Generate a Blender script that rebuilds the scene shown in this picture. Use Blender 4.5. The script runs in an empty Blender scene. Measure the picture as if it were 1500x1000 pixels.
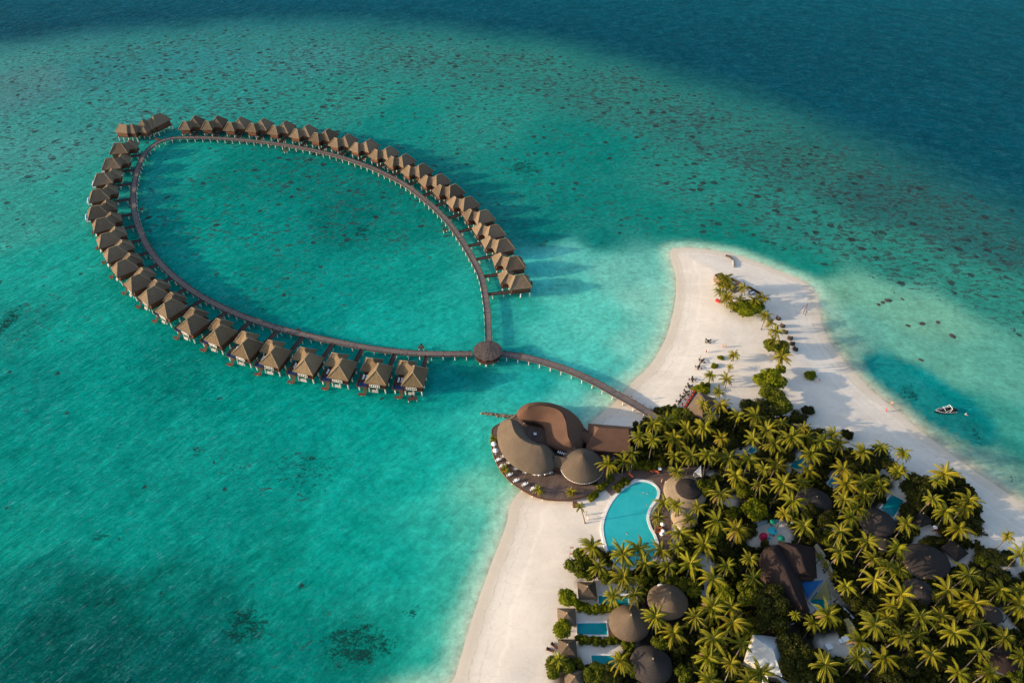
import bpy, bmesh, math, random
import numpy as np
from mathutils import Vector, Matrix
random.seed(11)
R = math.radians
PI = math.pi
scene = bpy.context.scene
COL = scene.collection

# ------------------------------------------------------------------ camera
H = 165.0
PITCH = R(43.0)
FPX = 1000.0                       # focal length for a 1500 px wide frame (24 mm on 36 mm)
cam_d = bpy.data.cameras.new('camera'); cam = bpy.data.objects.new('camera', cam_d)
COL.objects.link(cam)
cam_d.lens = 24.0; cam_d.sensor_width = 36.0; cam_d.clip_start = 1.0; cam_d.clip_end = 20000.0
cam.location = (0, 0, H); cam.rotation_euler = (PI/2 - PITCH, 0, 0)
scene.camera = cam
CP, SP = math.cos(PITCH), math.sin(PITCH)

def at(px, py, z=0.0):
    """survey: photo pixel (1500 x 1000) -> point on the level plane at height z"""
    dx = (px-750.0)/FPX; u = -(py-500.0)/FPX
    y = CP + u*SP; dz = -SP + u*CP
    t = (z-H)/dz
    return Vector((dx*t, y*t, z))

def px_of(p):
    x, y, z = p[0], p[1], p[2]-H
    d = y*CP - z*SP; u = y*SP + z*CP
    return (750+FPX*x/d, 500-FPX*u/d)

def scale_at(py, z=0.0):
    """pixels per metre for something level, facing us"""
    dz = -SP - (py-500.0)/FPX*CP
    return FPX*dz/(z-H)

# ------------------------------------------------------------------ tagging
def tag(o, label=None, cat=None, group=None, kind=None):
    if label: o['label'] = label
    if cat: o['category'] = cat
    if group: o['group'] = group
    if kind: o['kind'] = kind
    return o

def thing(name, label, cat, loc=(0,0,0), rz=0.0, group=None):
    o = bpy.data.objects.new(name, None); COL.objects.link(o)
    o.empty_display_size = 0.5
    o.location = loc; o.rotation_euler = (0,0,rz)
    return tag(o, label, cat, group)

class MB:
    def __init__(s): s.v=[]; s.f=[]; s.m=[]; s.slot=0
    def add(s, vs, fs):
        k=len(s.v); s.v.extend([tuple(p) for p in vs])
        for f in fs: s.f.append(tuple(i+k for i in f)); s.m.append(s.slot)
    def box(s, c, d, rz=0.0, rx=0.0):
        x,y,z=[a/2.0 for a in d]
        vs=[Vector((a*x,b*y,e*z)) for a in(-1,1) for b in(-1,1) for e in(-1,1)]
        M=Matrix.Translation(Vector(c))@Matrix.Rotation(rz,4,'Z')@Matrix.Rotation(rx,4,'X')
        s.add([M@p for p in vs],[(0,1,3,2),(4,6,7,5),(0,4,5,1),(2,3,7,6),(0,2,6,4),(1,5,7,3)])
    def tube(s, p0, p1, r0, r1=None, n=6, caps=True):
        r1=r0 if r1 is None else r1
        p0=Vector(p0); p1=Vector(p1); d=(p1-p0)
        if d.length<1e-6: return
        d.normalize(); a=d.cross(Vector((0,0,1)))
        if a.length<1e-3: a=Vector((1,0,0))
        a.normalize(); b=d.cross(a)
        vs=[]
        for (p,r) in ((p0,r0),(p1,r1)):
            for i in range(n):
                t=2*PI*i/n; vs.append(p+a*(r*math.cos(t))+b*(r*math.sin(t)))
        fs=[(i,(i+1)%n,n+(i+1)%n,n+i) for i in range(n)]
        if caps: fs+=[tuple(range(n-1,-1,-1)),tuple(range(n,2*n))]
        s.add(vs,fs)
    def path(s, pts, rs, n=7):
        for i in range(len(pts)-1): s.tube(pts[i],pts[i+1],rs[i],rs[i+1],n,True)
    def prism(s, poly, z0, z1, bottom=True):
        n=len(poly)
        area=sum(poly[i][0]*poly[(i+1)%n][1]-poly[(i+1)%n][0]*poly[i][1] for i in range(n))
        if area<0: poly=list(reversed(poly))
        vs=[(p[0],p[1],z0) for p in poly]+[(p[0],p[1],z1) for p in poly]
        fs=[(i,(i+1)%n,n+(i+1)%n,n+i) for i in range(n)]+[tuple(range(n,2*n))]
        if bottom: fs.append(tuple(range(n-1,-1,-1)))
        s.add(vs,fs)
    def ico(s, c, r, sub=2, sq=(1,1,1), jit=0.0, rnd=random):
        bm=bmesh.new(); bmesh.ops.create_icosphere(bm,subdivisions=sub,radius=1.0)
        bm.verts.ensure_lookup_table()
        vs=[]
        for q in bm.verts:
            k=1+rnd.uniform(-jit,jit)
            vs.append((c[0]+q.co.x*r*sq[0]*k,c[1]+q.co.y*r*sq[1]*k,c[2]+q.co.z*r*sq[2]*k))
        fs=[tuple(q.index for q in f.verts) for f in bm.faces]; bm.free()
        s.add(vs,fs)
    def mesh(s, name, mats, smooth=False):
        me=bpy.data.meshes.new(name)
        me.from_pydata(s.v,[],s.f); 
        if not isinstance(mats,(list,tuple)): mats=[mats]
        for m in mats: me.materials.append(m)
        if len(mats)>1: me.polygons.foreach_set('material_index',s.m)
        if smooth: me.polygons.foreach_set('use_smooth',[True]*len(s.f))
        me.update(); return me
    def build(s, name, mats, parent=None, smooth=False):
        o=bpy.data.objects.new(name,s.mesh(name,mats,smooth)); COL.objects.link(o)
        if parent is not None: o.parent=parent
        return o

def copy_thing(src, loc, rz=0.0):
    """a copy of a thing with copies of its parts and their sub-parts (shared mesh data)"""
    r=src.copy(); COL.objects.link(r); r.location=loc; r.rotation_euler=(0,0,rz)
    for ch in KIDS(src):
        c=ch.copy(); COL.objects.link(c); c.parent=r
        for g in KIDS(ch):
            d=g.copy(); COL.objects.link(d); d.parent=c
    return r
def KIDS(o): return list(o.children)

# ------------------------------------------------------------------ materials
def lin(c): 
    return tuple((x/12.92 if x<=0.04045 else ((x+0.055)/1.055)**2.4) for x in [q/255.0 for q in c])
class NT:
    def __init__(s,name):
        s.mat=bpy.data.materials.new(name); s.mat.use_nodes=True
        s.t=s.mat.node_tree; s.n=s.t.nodes; s.l=s.t.links
        s.b=s.n['Principled BSDF']
    def new(s,ty,**kw):
        n=s.n.new(ty)
        for k,v in kw.items(): setattr(n,k,v)
        return n
    def link(s,a,b): s.l.new(a,b)
    def noise(s,vec,scale,detail=4,rough=.55,dist=0.0):
        n=s.new('ShaderNodeTexNoise'); n.inputs['Scale'].default_value=scale
        n.inputs['Detail'].default_value=detail; n.inputs['Roughness'].default_value=rough
        n.inputs['Distortion'].default_value=dist
        if vec is not None: s.link(vec,n.inputs['Vector'])
        return n.outputs['Fac']
    def math(s,op,a,b=None,c=None,clamp=False):
        n=s.new('ShaderNodeMath',operation=op); n.use_clamp=clamp
        for i,x in enumerate((a,b,c)):
            if x is None: continue
            if isinstance(x,(int,float)): n.inputs[i].default_value=x
            else: s.link(x,n.inputs[i])
        return n.outputs[0]
    def ramp(s,fac,stops):
        n=s.new('ShaderNodeValToRGB'); e=n.color_ramp.elements
        while len(e)<len(stops): e.new(.5)
        for i,(p,c) in enumerate(stops): e[i].position=p; e[i].color=(*c,1)
        s.link(fac,n.inputs[0]); return n.outputs[0]
    def maprange(s,v,a,b,c=0.0,d=1.0,smooth=True):
        n=s.new('ShaderNodeMapRange'); n.interpolation_type='SMOOTHSTEP' if smooth else 'LINEAR'
        s.link(v,n.inputs[0])
        for i,x in enumerate((a,b,c,d)): n.inputs[i+1].default_value=x
        return n.outputs[0]
    def mix(s,fac,a,b,mode='MIX'):
        n=s.new('ShaderNodeMix',data_type='RGBA',blend_type=mode)
        if isinstance(fac,(int,float)): n.inputs[0].default_value=fac
        else: s.link(fac,n.inputs[0])
        for i,x in ((6,a),(7,b)):
            if isinstance(x,tuple): n.inputs[i].default_value=(*x[:3],1)
            else: s.link(x,n.inputs[i])
        return n.outputs[2]
    def pos(s): return s.new('ShaderNodeNewGeometry').outputs['Position']
    def obj(s): return s.new('ShaderNodeTexCoord').outputs['Object']
    def mapping(s,vec,rot=(0,0,0),scale=(1,1,1)):
        n=s.new('ShaderNodeMapping'); s.link(vec,n.inputs[0])
        n.inputs['Rotation'].default_value=rot; n.inputs['Scale'].default_value=scale
        return n.outputs[0]
    def attr(s,name):
        return s.new('ShaderNodeAttribute',attribute_name=name)
    def rnd(s): return s.new('ShaderNodeObjectInfo').outputs['Random']
    def bump(s,h,strength=.5,dist=.1,normal=None):
        n=s.new('ShaderNodeBump'); n.inputs['Strength'].default_value=strength
        n.inputs['Distance'].default_value=dist; s.link(h,n.inputs['Height'])
        if normal is not None: s.link(normal,n.inputs['Normal'])
        return n.outputs[0]
    def fin(s,col=None,rough=.8,spec=.2,normal=None):
        if col is not None:
            if isinstance(col,tuple): s.b.inputs['Base Color'].default_value=(*col[:3],1)
            else: s.link(col,s.b.inputs['Base Color'])
        s.b.inputs['Roughness'].default_value=rough
        s.b.inputs['Specular IOR Level'].default_value=spec
        if normal is not None: s.link(normal,s.b.inputs['Normal'])
        return s.mat

def mat_mottled(name,a,b,scale=2.0,rough=.8,spec=.2,bump=.3,bd=.03,rnd=.25,stretch=(1,1,1),obj=True):
    t=NT(name); v=t.obj() if obj else t.pos()
    v=t.mapping(v,scale=stretch)
    n=t.noise(v,scale,5,.6); n2=t.noise(v,scale*.23,3)
    c=t.mix(t.maprange(n,.3,.7),a,b)
    c=t.mix(t.math('MULTIPLY',t.maprange(n2,.35,.65),.45),c,tuple(x*.6 for x in a))
    k=t.math('ADD',t.math('MULTIPLY',t.rnd(),rnd),1-rnd/2)
    hs=t.new('ShaderNodeHueSaturation'); t.link(c,hs.inputs['Color']); t.link(k,hs.inputs['Value'])
    nb=t.bump(n,bump,bd) if bump else None
    return t.fin(hs.outputs[0],rough,spec,nb)

def mat_thatch(name,a,b,course=2.2):
    t=NT(name); v=t.obj()
    sx=t.new('ShaderNodeSeparateXYZ'); t.link(v,sx.inputs[0])
    n=t.noise(v,1.6,6,.65); n2=t.noise(v,.28,3); n3=t.noise(t.mapping(v,scale=(1,1,.25)),5.0,3,.7)
    w=t.math('FRACT',t.math('ADD',t.math('MULTIPLY',sx.outputs[2],course),t.math('MULTIPLY',n,.5)))
    c=t.mix(t.maprange(n3,.3,.7),a,b)
    c=t.mix(t.math('MULTIPLY',t.maprange(w,0.0,.25,1,0),.30),c,tuple(x*.45 for x in a))
    c=t.mix(t.math('MULTIPLY',t.maprange(n2,.35,.7),.5),c,tuple(x*.62 for x in a))
    k=t.math('ADD',t.math('MULTIPLY',t.rnd(),.55),.72)
    hs=t.new('ShaderNodeHueSaturation'); t.link(c,hs.inputs['Color']); t.link(k,hs.inputs['Value'])
    h=t.math('ADD',t.math('MULTIPLY',n3,.6),t.math('MULTIPLY',w,.4))
    return t.fin(hs.outputs[0],.95,.05,t.bump(h,.6,.12))

def mat_leaf(name,a,b,yellow=None,transl=.3):
    t=NT(name)
    p=t.pos(); n=t.noise(p,.55,3); n2=t.noise(p,3.0,2)
    f=t.math('ADD',t.math('MULTIPLY',n,.6),t.math('MULTIPLY',n2,.4))
    c=t.mix(t.maprange(f,.35,.65),a,b)
    if yellow:
        hv=t.new('ShaderNodeHueSaturation'); t.link(c,hv.inputs['Color']); t.link(t.math('MULTIPLY_ADD',t.math('FRACT',t.math('MULTIPLY',t.rnd(),7.31)),.65,.58),hv.inputs['Value']); c=hv.outputs[0]
        c=t.mix(t.math('MULTIPLY',t.math('POWER',t.rnd(),2.0),.6),c,yellow)
    t.b.inputs['Roughness'].default_value=.55; t.b.inputs['Specular IOR Level'].default_value=.08
    t.link(c,t.b.inputs['Base Color'])
    tr=t.new('ShaderNodeBsdfTranslucent'); t.link(c,tr.inputs[0])
    mx=t.new('ShaderNodeMixShader'); mx.inputs[0].default_value=transl
    t.link(t.b.outputs[0],mx.inputs[1]); t.link(tr.outputs[0],mx.inputs[2])
    t.link(mx.outputs[0],t.n['Material Output'].inputs[0])
    return t.mat

M={}
M['thatch']=mat_thatch('weathered thatch',(.185,.130,.085),(.102,.075,.053))
M['thatch_warm']=mat_thatch('warm tan thatch',(.20,.138,.080),(.12,.085,.052))
M['thatch_cap']=mat_mottled('pale ridge thatch',(.27,.195,.12),(.20,.145,.09),3)
M['thatch_shaded']=mat_thatch('tree shaded thatch',(.050,.041,.037),(.028,.025,.025))  # darker copy: tree shade on these roofs put into the colour
M['thatch_tan']=mat_thatch('tan thatch',(.135,.096,.066),(.076,.057,.043),2.6)
M['thatch_sunlit']=mat_thatch('sunlit pale thatch',(.30,.225,.15),(.20,.15,.105),2.6)  # strong sun on the crescent's outer lap put into a paler colour
M['dead']=NT('dead frond').fin((.16,.095,.04),.8,.1)
M['shingle']=mat_thatch('red brown shingle',(.125,.068,.046),(.085,.048,.034),4.0)
M['shingle_shaded']=mat_thatch('tree shaded red brown shingle',(.036,.024,.022),(.026,.019,.018),3.5)  # darkened for the shade of tall trees over the hall roof
M['wood_red']=mat_mottled('red brown hardwood',(.145,.060,.032),(.085,.036,.022),1.5,.7,stretch=(1,1,6))
M['wood_dark']=mat_mottled('dark hardwood',(.075,.04,.03),(.045,.026,.02),1.5,.75,stretch=(1,6,1))
M['wood_walk']=mat_mottled('dark walkway planks',(.085,.048,.040),(.052,.032,.028),1.2,.8,stretch=(1,8,1))
M['conc']=mat_mottled('white concrete pile',(.72,.68,.60),(.55,.52,.46),2.0,.8)
M['white']=mat_mottled('white paint',(.80,.79,.76),(.70,.69,.66),3.0,.5)
M['white_cloth']=mat_mottled('white cloth',(.80,.79,.77),(.72,.71,.70),3.0,.9)
M['glass']=NT('window glass').fin((.03,.035,.04),.1,.5)
M['dark']=mat_mottled('dark wicker',(.045,.032,.026),(.025,.02,.018),6,.7)
M['black']=mat_mottled('black rubber',(.012,.013,.018),(.02,.02,.026),2,.5)
M['red']=mat_mottled('red canvas',(.55,.05,.04),(.42,.035,.03),3,.8)
M['orange']=mat_mottled('orange canvas',(.62,.14,.05),(.5,.10,.04),3,.8)
M['pink']=mat_mottled('crimson plastic',(.50,.01,.06),(.42,.01,.05),3,.5)
M['teal']=mat_mottled('turquoise canvas',(.02,.38,.45),(.02,.32,.40),3,.8)
M['green_pl']=mat_mottled('green canvas',(.01,.28,.16),(.01,.22,.13),3,.8)
M['blue_sail']=mat_mottled('blue sail cloth',(.012,.10,.26),(.01,.08,.22),2,.8)
M['olive_sail']=mat_mottled('olive sail cloth',(.16,.15,.06),(.13,.12,.05),2,.8)
M['plaster']=mat_mottled('tan plaster',(.52,.45,.34),(.42,.37,.28),1.0,.9)
M['plaster_olive']=mat_mottled('mossy plaster',(.30,.25,.11),(.22,.19,.09),1.0,.9)
M['stone']=mat_mottled('grey reef stone',(.34,.32,.28),(.20,.19,.17),1.2,.9,bump=.8,bd=.15)
M['coral']=mat_mottled('brown coral rock',(.075,.06,.05),(.04,.033,.03),1.5,.8,bump=.8,bd=.15)
M['tarp']=mat_mottled('pale grey rock',(.55,.60,.62),(.40,.45,.48),1.2,.8,bump=.8,bd=.2)
M['tin']=mat_mottled('white ribbed metal roof',(.60,.60,.58),(.50,.50,.49),.8,.5,bump=.05,stretch=(1,1,1))
M['trunk']=mat_mottled('palm bark',(.15,.12,.09),(.09,.072,.055),3,.9,stretch=(1,1,5))
M['bark']=mat_mottled('tree bark',(.12,.09,.06),(.07,.05,.035),3,.9)
M['palm']=mat_leaf('palm leaflets',(.155,.150,.003),(.070,.082,.003),(.22,.16,.004),.22)
M['rachis']=NT('palm rachis').fin((.26,.21,.03),.6,.1)
M['nut']=NT('coconuts').fin((.42,.20,.05),.6,.3)
M['leaf']=mat_leaf('broad leaves',(.105,.112,.005),(.05,.060,.004),None,.25)
M['leaf_dk']=mat_leaf('dark broad leaves',(.038,.040,.004),(.018,.021,.003),None,.2)  # darkened further for the near-black shade inside the grove
M['leaf_yl']=mat_leaf('bright broad leaves',(.165,.172,.004),(.085,.10,.004),None,.28)
M['skin']=NT('skin').fin((.52,.30,.21),.6,.3)
M['hair']=NT('hair').fin((.03,.02,.015),.6,.3)
M['coping']=mat_mottled('white pool coping',(.72,.70,.66),(.60,.58,.54),2.0,.7)
M['metal']=NT('white boat tube').fin((.75,.76,.76),.35,.5)

def pool_mat(name,a,b):
    t=NT(name); p=t.pos(); n=t.noise(p,.35,3); n2=t.noise(p,2.2,3,.6)
    c=t.mix(t.maprange(n,.3,.7),a,b)
    return t.fin(c,.08,.25,t.bump(n2,.25,.06))
M['pool']=pool_mat('pool water',(.018,.34,.365),(.028,.37,.39))
M['pool_deep']=pool_mat('small pool water',(.0,.19,.215),(.004,.215,.24))
M['pool_navy']=pool_mat('navy tiled pool water',(.008,.022,.085),(.01,.03,.10))

def deck_mat(name,a,b,wid=.14,rot=0):
    t=NT(name); p=t.mapping(t.pos(),rot=(0,0,rot))
    s=t.new('ShaderNodeSeparateXYZ'); t.link(p,s.inputs[0])
    k=t.math('MULTIPLY',s.outputs[0],1/wid)
    fr=t.math('FRACT',k); ce=t.math('FLOOR',k)
    wn=t.new('ShaderNodeTexWhiteNoise',noise_dimensions='1D'); t.link(ce,wn.inputs['W'])
    n=t.noise(p,.35,5,.6); n3=t.noise(p,2.5,4)
    c=t.mix(wn.outputs[0],a,b)
    c=t.mix(t.math('MULTIPLY',t.maprange(n,.35,.7),.6),c,tuple(x*.55 for x in b))
    c=t.mix(t.math('MULTIPLY',t.maprange(n3,.5,.75),.35),c,tuple(min(1,x*1.5) for x in a))
    c=t.mix(t.math('MULTIPLY',t.math('LESS_THAN',fr,.12),.6),c,(.02,.015,.012))
    return t.fin(c,.8,.2,t.bump(fr,.2,.01))
M['deck']=deck_mat('weathered deck boards',(.155,.10,.078),(.10,.066,.052),.3,R(20))
M['deck_pool']=deck_mat('pool deck boards',(.14,.092,.075),(.10,.066,.055),.3,R(-60))
GLINT=.12
RIPPLE=.16
SSS_MIX=.5; SSS_SCALE=9.0
# ------------------------------------------------------------------ water and island
def poly_np(pts): return np.array([(p[0],p[1]) for p in pts])
def inside_np(X,Y,poly):
    r=np.zeros(X.shape,bool); n=len(poly)
    for i in range(n):
        x0,y0=poly[i]; x1,y1=poly[(i+1)%n]
        if y0==y1: continue
        c=((y0>Y)!=(y1>Y))
        r^=c&(X<(x1-x0)*(Y-y0)/(y1-y0)+x0)
    return r
def dist_np(X,Y,poly,closed=True):
    d=np.full(X.shape,1e9); n=len(poly)
    for i in range(n if closed else n-1):
        a=poly[i]; b=poly[(i+1)%n]; e=b-a; L=max((e*e).sum(),1e-9)
        t=np.clip(((X-a[0])*e[0]+(Y-a[1])*e[1])/L,0,1)
        d=np.minimum(d,np.hypot(X-a[0]-t*e[0],Y-a[1]-t*e[1]))
    return d
def smooth_closed(pts,n=6):
    """Catmull-Rom through pts"""
    out=[]; N=len(pts)
    for i in range(N):
        p0,p1,p2,p3=[np.array(pts[(i+k)%N],float) for k in(-1,0,1,2)]
        for j in range(n):
            t=j/n
            out.append(.5*((2*p1)+(-p0+p2)*t+(2*p0-5*p1+4*p2-p3)*t*t+(-p0+3*p1-3*p2+p3)*t**3))
    return out
def smooth_open(pts,n=6):
    out=[]; N=len(pts)
    for i in range(N-1):
        P=[np.array(pts[min(max(i+k,0),N-1)],float) for k in(-1,0,1,2)]
        p0,p1,p2,p3=P
        for j in range(n):
            t=j/n
            out.append(.5*((2*p1)+(-p0+p2)*t+(2*p0-5*p1+4*p2-p3)*t*t+(-p0+3*p1-3*p2+p3)*t**3))
    out.append(np.array(pts[-1],float)); return out
def ss(x,a,b):
    t=np.clip((x-a)/(b-a),0,1); return t*t*(3-2*t)
_rs=np.random.RandomState(5)
def vnoise(X,Y,s,seed=0,oct=3):
    """smooth value noise, 0..1"""
    out=np.zeros(X.shape); amp=1; tot=0
    for o in range(oct):
        rs=np.random.RandomState(seed+o*17); T=rs.rand(256,256)
        x=X/s*2**o+1000.3; y=Y/s*2**o+1000.7
        xi=np.floor(x).astype(int); yi=np.floor(y).astype(int); fx=x-xi; fy=y-yi
        fx=fx*fx*(3-2*fx); fy=fy*fy*(3-2*fy)
        g=lambda a,b:T[a%256,b%256]
        out+=amp*((g(xi,yi)*(1-fx)+g(xi+1,yi)*fx)*(1-fy)+(g(xi,yi+1)*(1-fx)+g(xi+1,yi+1)*fx)*fy)
        tot+=amp; amp*=.5
    return out/tot

SHORE_PX=[(640,1060),(668,1000),(680,960),(693,915),(708,870),(722,830),(736,795),(747,762),(752,738),(772,715),(810,690),(838,655),(858,632),
 (878,612),(902,592),(920,572),(934,556),(946,546),(962,526),(978,496),(986,470),(992,440),(993,410),(987,386),(984,370),(992,365),(1020,365),(1060,371),
 (1090,379),(1120,390),(1150,402),(1174,412),(1190,425),(1196,440),(1200,470),(1212,500),(1230,525),(1250,548),(1277,575),(1312,602),
 (1346,632),(1380,658),(1420,687),(1460,714),(1500,742),(1560,780),(1660,850),(1760,1060)]
shore=np.array([tuple(p) for p in smooth_closed([tuple(at(x,y,0))[:2] for x,y in SHORE_PX],5)])
def px2(pts,z=1.0): return np.array([tuple(at(x,y,z))[:2] for x,y in pts])

# --- survey points: colour of the water (depth and bed, plus cloud shadow and sky reflection painted in), sRGB, and how much reef grows there
WCTRL=[(20,85,62,134,130,0.50),(110,72,55,130,128,0.55),(210,66,48,128,126,0.60),(330,56,48,128,126,0.60),(450,52,46,126,124,0.60),(560,54,42,122,118,0.60),(30,120,73,128,128,0.51),(150,100,48,128,128,0.59),(300,85,48,132,132,0.59),(450,78,53,137,134,0.68),(600,80,48,129,123,0.68),(750,98,43,126,118,0.68),(900,142,43,121,114,0.68),  # upper-left points paler: sky reflection on the waves put into the colour
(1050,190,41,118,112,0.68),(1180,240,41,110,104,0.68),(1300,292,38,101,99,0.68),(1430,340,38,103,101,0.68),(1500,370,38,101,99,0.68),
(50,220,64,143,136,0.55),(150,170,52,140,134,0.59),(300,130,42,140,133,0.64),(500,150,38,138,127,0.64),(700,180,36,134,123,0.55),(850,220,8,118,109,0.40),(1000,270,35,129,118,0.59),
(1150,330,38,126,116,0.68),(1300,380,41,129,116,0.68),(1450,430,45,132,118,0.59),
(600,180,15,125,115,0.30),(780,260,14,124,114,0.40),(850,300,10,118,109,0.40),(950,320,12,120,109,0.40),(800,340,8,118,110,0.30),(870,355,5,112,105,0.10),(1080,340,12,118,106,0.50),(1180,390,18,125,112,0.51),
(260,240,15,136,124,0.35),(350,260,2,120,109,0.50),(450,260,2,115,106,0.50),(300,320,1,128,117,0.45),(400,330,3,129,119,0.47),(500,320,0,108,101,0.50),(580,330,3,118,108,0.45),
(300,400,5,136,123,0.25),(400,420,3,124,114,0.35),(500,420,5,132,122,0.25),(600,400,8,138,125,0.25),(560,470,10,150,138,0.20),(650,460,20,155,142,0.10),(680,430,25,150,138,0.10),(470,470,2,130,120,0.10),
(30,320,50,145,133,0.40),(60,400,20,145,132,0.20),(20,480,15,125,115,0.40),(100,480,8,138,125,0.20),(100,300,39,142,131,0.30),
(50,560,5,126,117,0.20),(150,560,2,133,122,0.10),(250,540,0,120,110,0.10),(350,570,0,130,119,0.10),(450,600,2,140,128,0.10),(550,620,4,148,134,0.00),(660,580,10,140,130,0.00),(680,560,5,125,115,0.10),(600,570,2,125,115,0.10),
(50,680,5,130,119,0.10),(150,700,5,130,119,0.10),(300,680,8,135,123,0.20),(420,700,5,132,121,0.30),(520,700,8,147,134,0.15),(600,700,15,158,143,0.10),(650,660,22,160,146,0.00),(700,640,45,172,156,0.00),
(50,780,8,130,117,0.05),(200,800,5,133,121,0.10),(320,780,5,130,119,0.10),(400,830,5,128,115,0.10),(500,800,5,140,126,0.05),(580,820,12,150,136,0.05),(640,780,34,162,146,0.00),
(680,770,72,174,154,0.00),(712,730,100,182,158,0.00),(40,860,5,103,95,0.00),(150,870,3,90,83,0.00),(60,940,2,79,74,0.00),(150,960,2,75,71,0.00),(250,950,2,84,80,0.00),(300,900,3,99,91,0.00),(250,860,5,108,98,0.00),  # dark bottom-left points carry a cloud shadow in their colour
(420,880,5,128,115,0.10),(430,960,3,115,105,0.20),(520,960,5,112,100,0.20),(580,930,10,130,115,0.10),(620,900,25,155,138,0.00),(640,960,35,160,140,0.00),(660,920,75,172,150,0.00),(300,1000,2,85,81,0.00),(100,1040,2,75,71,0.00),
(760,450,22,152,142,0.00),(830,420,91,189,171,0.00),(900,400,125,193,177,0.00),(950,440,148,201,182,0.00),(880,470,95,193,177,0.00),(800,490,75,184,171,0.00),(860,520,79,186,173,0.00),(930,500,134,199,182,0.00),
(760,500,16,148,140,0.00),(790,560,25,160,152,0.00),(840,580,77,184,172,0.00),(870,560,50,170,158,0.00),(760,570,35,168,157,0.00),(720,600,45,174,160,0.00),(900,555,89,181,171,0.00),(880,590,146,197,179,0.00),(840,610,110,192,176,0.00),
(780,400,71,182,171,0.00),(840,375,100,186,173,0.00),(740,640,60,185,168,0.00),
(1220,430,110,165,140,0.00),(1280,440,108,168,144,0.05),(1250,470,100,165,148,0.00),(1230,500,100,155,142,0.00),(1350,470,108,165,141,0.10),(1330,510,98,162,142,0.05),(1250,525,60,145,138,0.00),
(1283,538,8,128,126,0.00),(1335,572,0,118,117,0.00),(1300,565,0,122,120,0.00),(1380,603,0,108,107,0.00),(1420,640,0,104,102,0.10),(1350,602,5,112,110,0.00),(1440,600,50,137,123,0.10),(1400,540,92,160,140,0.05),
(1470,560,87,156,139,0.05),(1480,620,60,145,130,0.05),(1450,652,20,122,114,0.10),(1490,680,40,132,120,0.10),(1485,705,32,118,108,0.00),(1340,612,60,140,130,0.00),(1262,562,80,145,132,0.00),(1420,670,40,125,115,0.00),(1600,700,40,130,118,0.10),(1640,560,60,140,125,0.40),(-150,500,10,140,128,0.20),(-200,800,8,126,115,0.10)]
WPATCH=[(520,945,75,45,.75),(600,897,12,14,.9),(362,915,45,36,.85),(150,878,30,12,.8),(235,870,14,8,.6),(150,782,22,12,.6),(450,690,70,45,.45),(345,695,25,25,.4),(290,662,10,18,.6),
(12,470,14,28,.9),(40,490,14,10,.7),(530,338,14,12,.9),(700,465,10,8,.3),(1332,576,18,14,.95),(1432,640,13,15,.8),(1402,652,14,6,.85),(1487,700,9,12,.8),(770,247,32,15,.7),(690,590,22,9,.4),
(475,592,70,6,.45),(40,262,14,7,.7),(400,290,35,14,.35),(390,470,30,6,.3),(280,590,40,10,.2),(1400,260,1,1,0),(455,312,12,5,.8),(850,330,30,10,.4),(1150,360,40,12,.5),(580,290,25,10,.3),(1275,545,10,6,.5)]

def nonuni(a,b,step,far):
    c=list(np.arange(a,b+1e-6,step)); s=step; x=b
    up=[]
    while x<far: s*=1.35; x+=s; up.append(x)
    s=step; x=a; dn=[]
    while x>-far: s*=1.35; x-=s; dn.append(x)
    return np.array(dn[::-1]+c+up)
gx=nonuni(-430,430,2.4,9000); gy=nonuni(40,620,2.4,9000)
X,Y=np.meshgrid(gx,gy)
K_IRR=np.array([1.20,1.185,1.20])
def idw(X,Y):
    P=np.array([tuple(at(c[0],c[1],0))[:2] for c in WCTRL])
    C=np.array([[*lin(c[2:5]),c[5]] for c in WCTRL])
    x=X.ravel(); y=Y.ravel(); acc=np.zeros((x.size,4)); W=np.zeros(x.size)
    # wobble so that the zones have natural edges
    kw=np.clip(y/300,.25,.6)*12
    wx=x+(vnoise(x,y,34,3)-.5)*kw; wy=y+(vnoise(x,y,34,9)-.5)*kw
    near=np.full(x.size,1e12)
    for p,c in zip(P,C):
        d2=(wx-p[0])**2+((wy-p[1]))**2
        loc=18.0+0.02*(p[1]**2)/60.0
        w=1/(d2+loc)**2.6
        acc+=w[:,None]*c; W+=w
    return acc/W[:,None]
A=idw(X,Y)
ZK=np.zeros(X.size)
# beyond the reef edge the bottom falls away
EDGE_PX=[(-700,150),(-300,104),(-100,86),(0,78),(100,66),(200,56),(300,48),(420,43),(520,45),(620,51),(740,67),(850,88),(950,115),(1050,148),(1150,185),(1250,226),(1350,267),(1450,309),(1600,378),(1900,520),(2600,900)]
ed=np.array([tuple(at(x,y,0))[:2] for x,y in EDGE_PX]); far=np.concatenate([ed,[[9000,ed[-1][1]],[9000,9000],[-9000,9000],[-9000,ed[0][1]]]])
xf=X.ravel()+(vnoise(X.ravel(),Y.ravel(),40,71)-.5)*14; yf=Y.ravel()+(vnoise(X.ravel(),Y.ravel(),40,77)-.5)*14
de=dist_np(xf,yf,ed,False); de=np.where(inside_np(xf,yf,far),de,-de)
kd=ss(de,-22,46)[:,None]; kx=ss(X.ravel(),-200,330)[:,None]; ky=ss(Y.ravel(),430,640)[:,None]
dcol=np.array(lin((6,64,84)))*(1-kx)+np.array(lin((2,74,90)))*kx; dcol=dcol*(1-ky)+np.array(lin((4,84,100)))*ky
A[:]=A*(1-kd)+np.concatenate([dcol,np.zeros((len(dcol),1))],1)*kd
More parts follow.
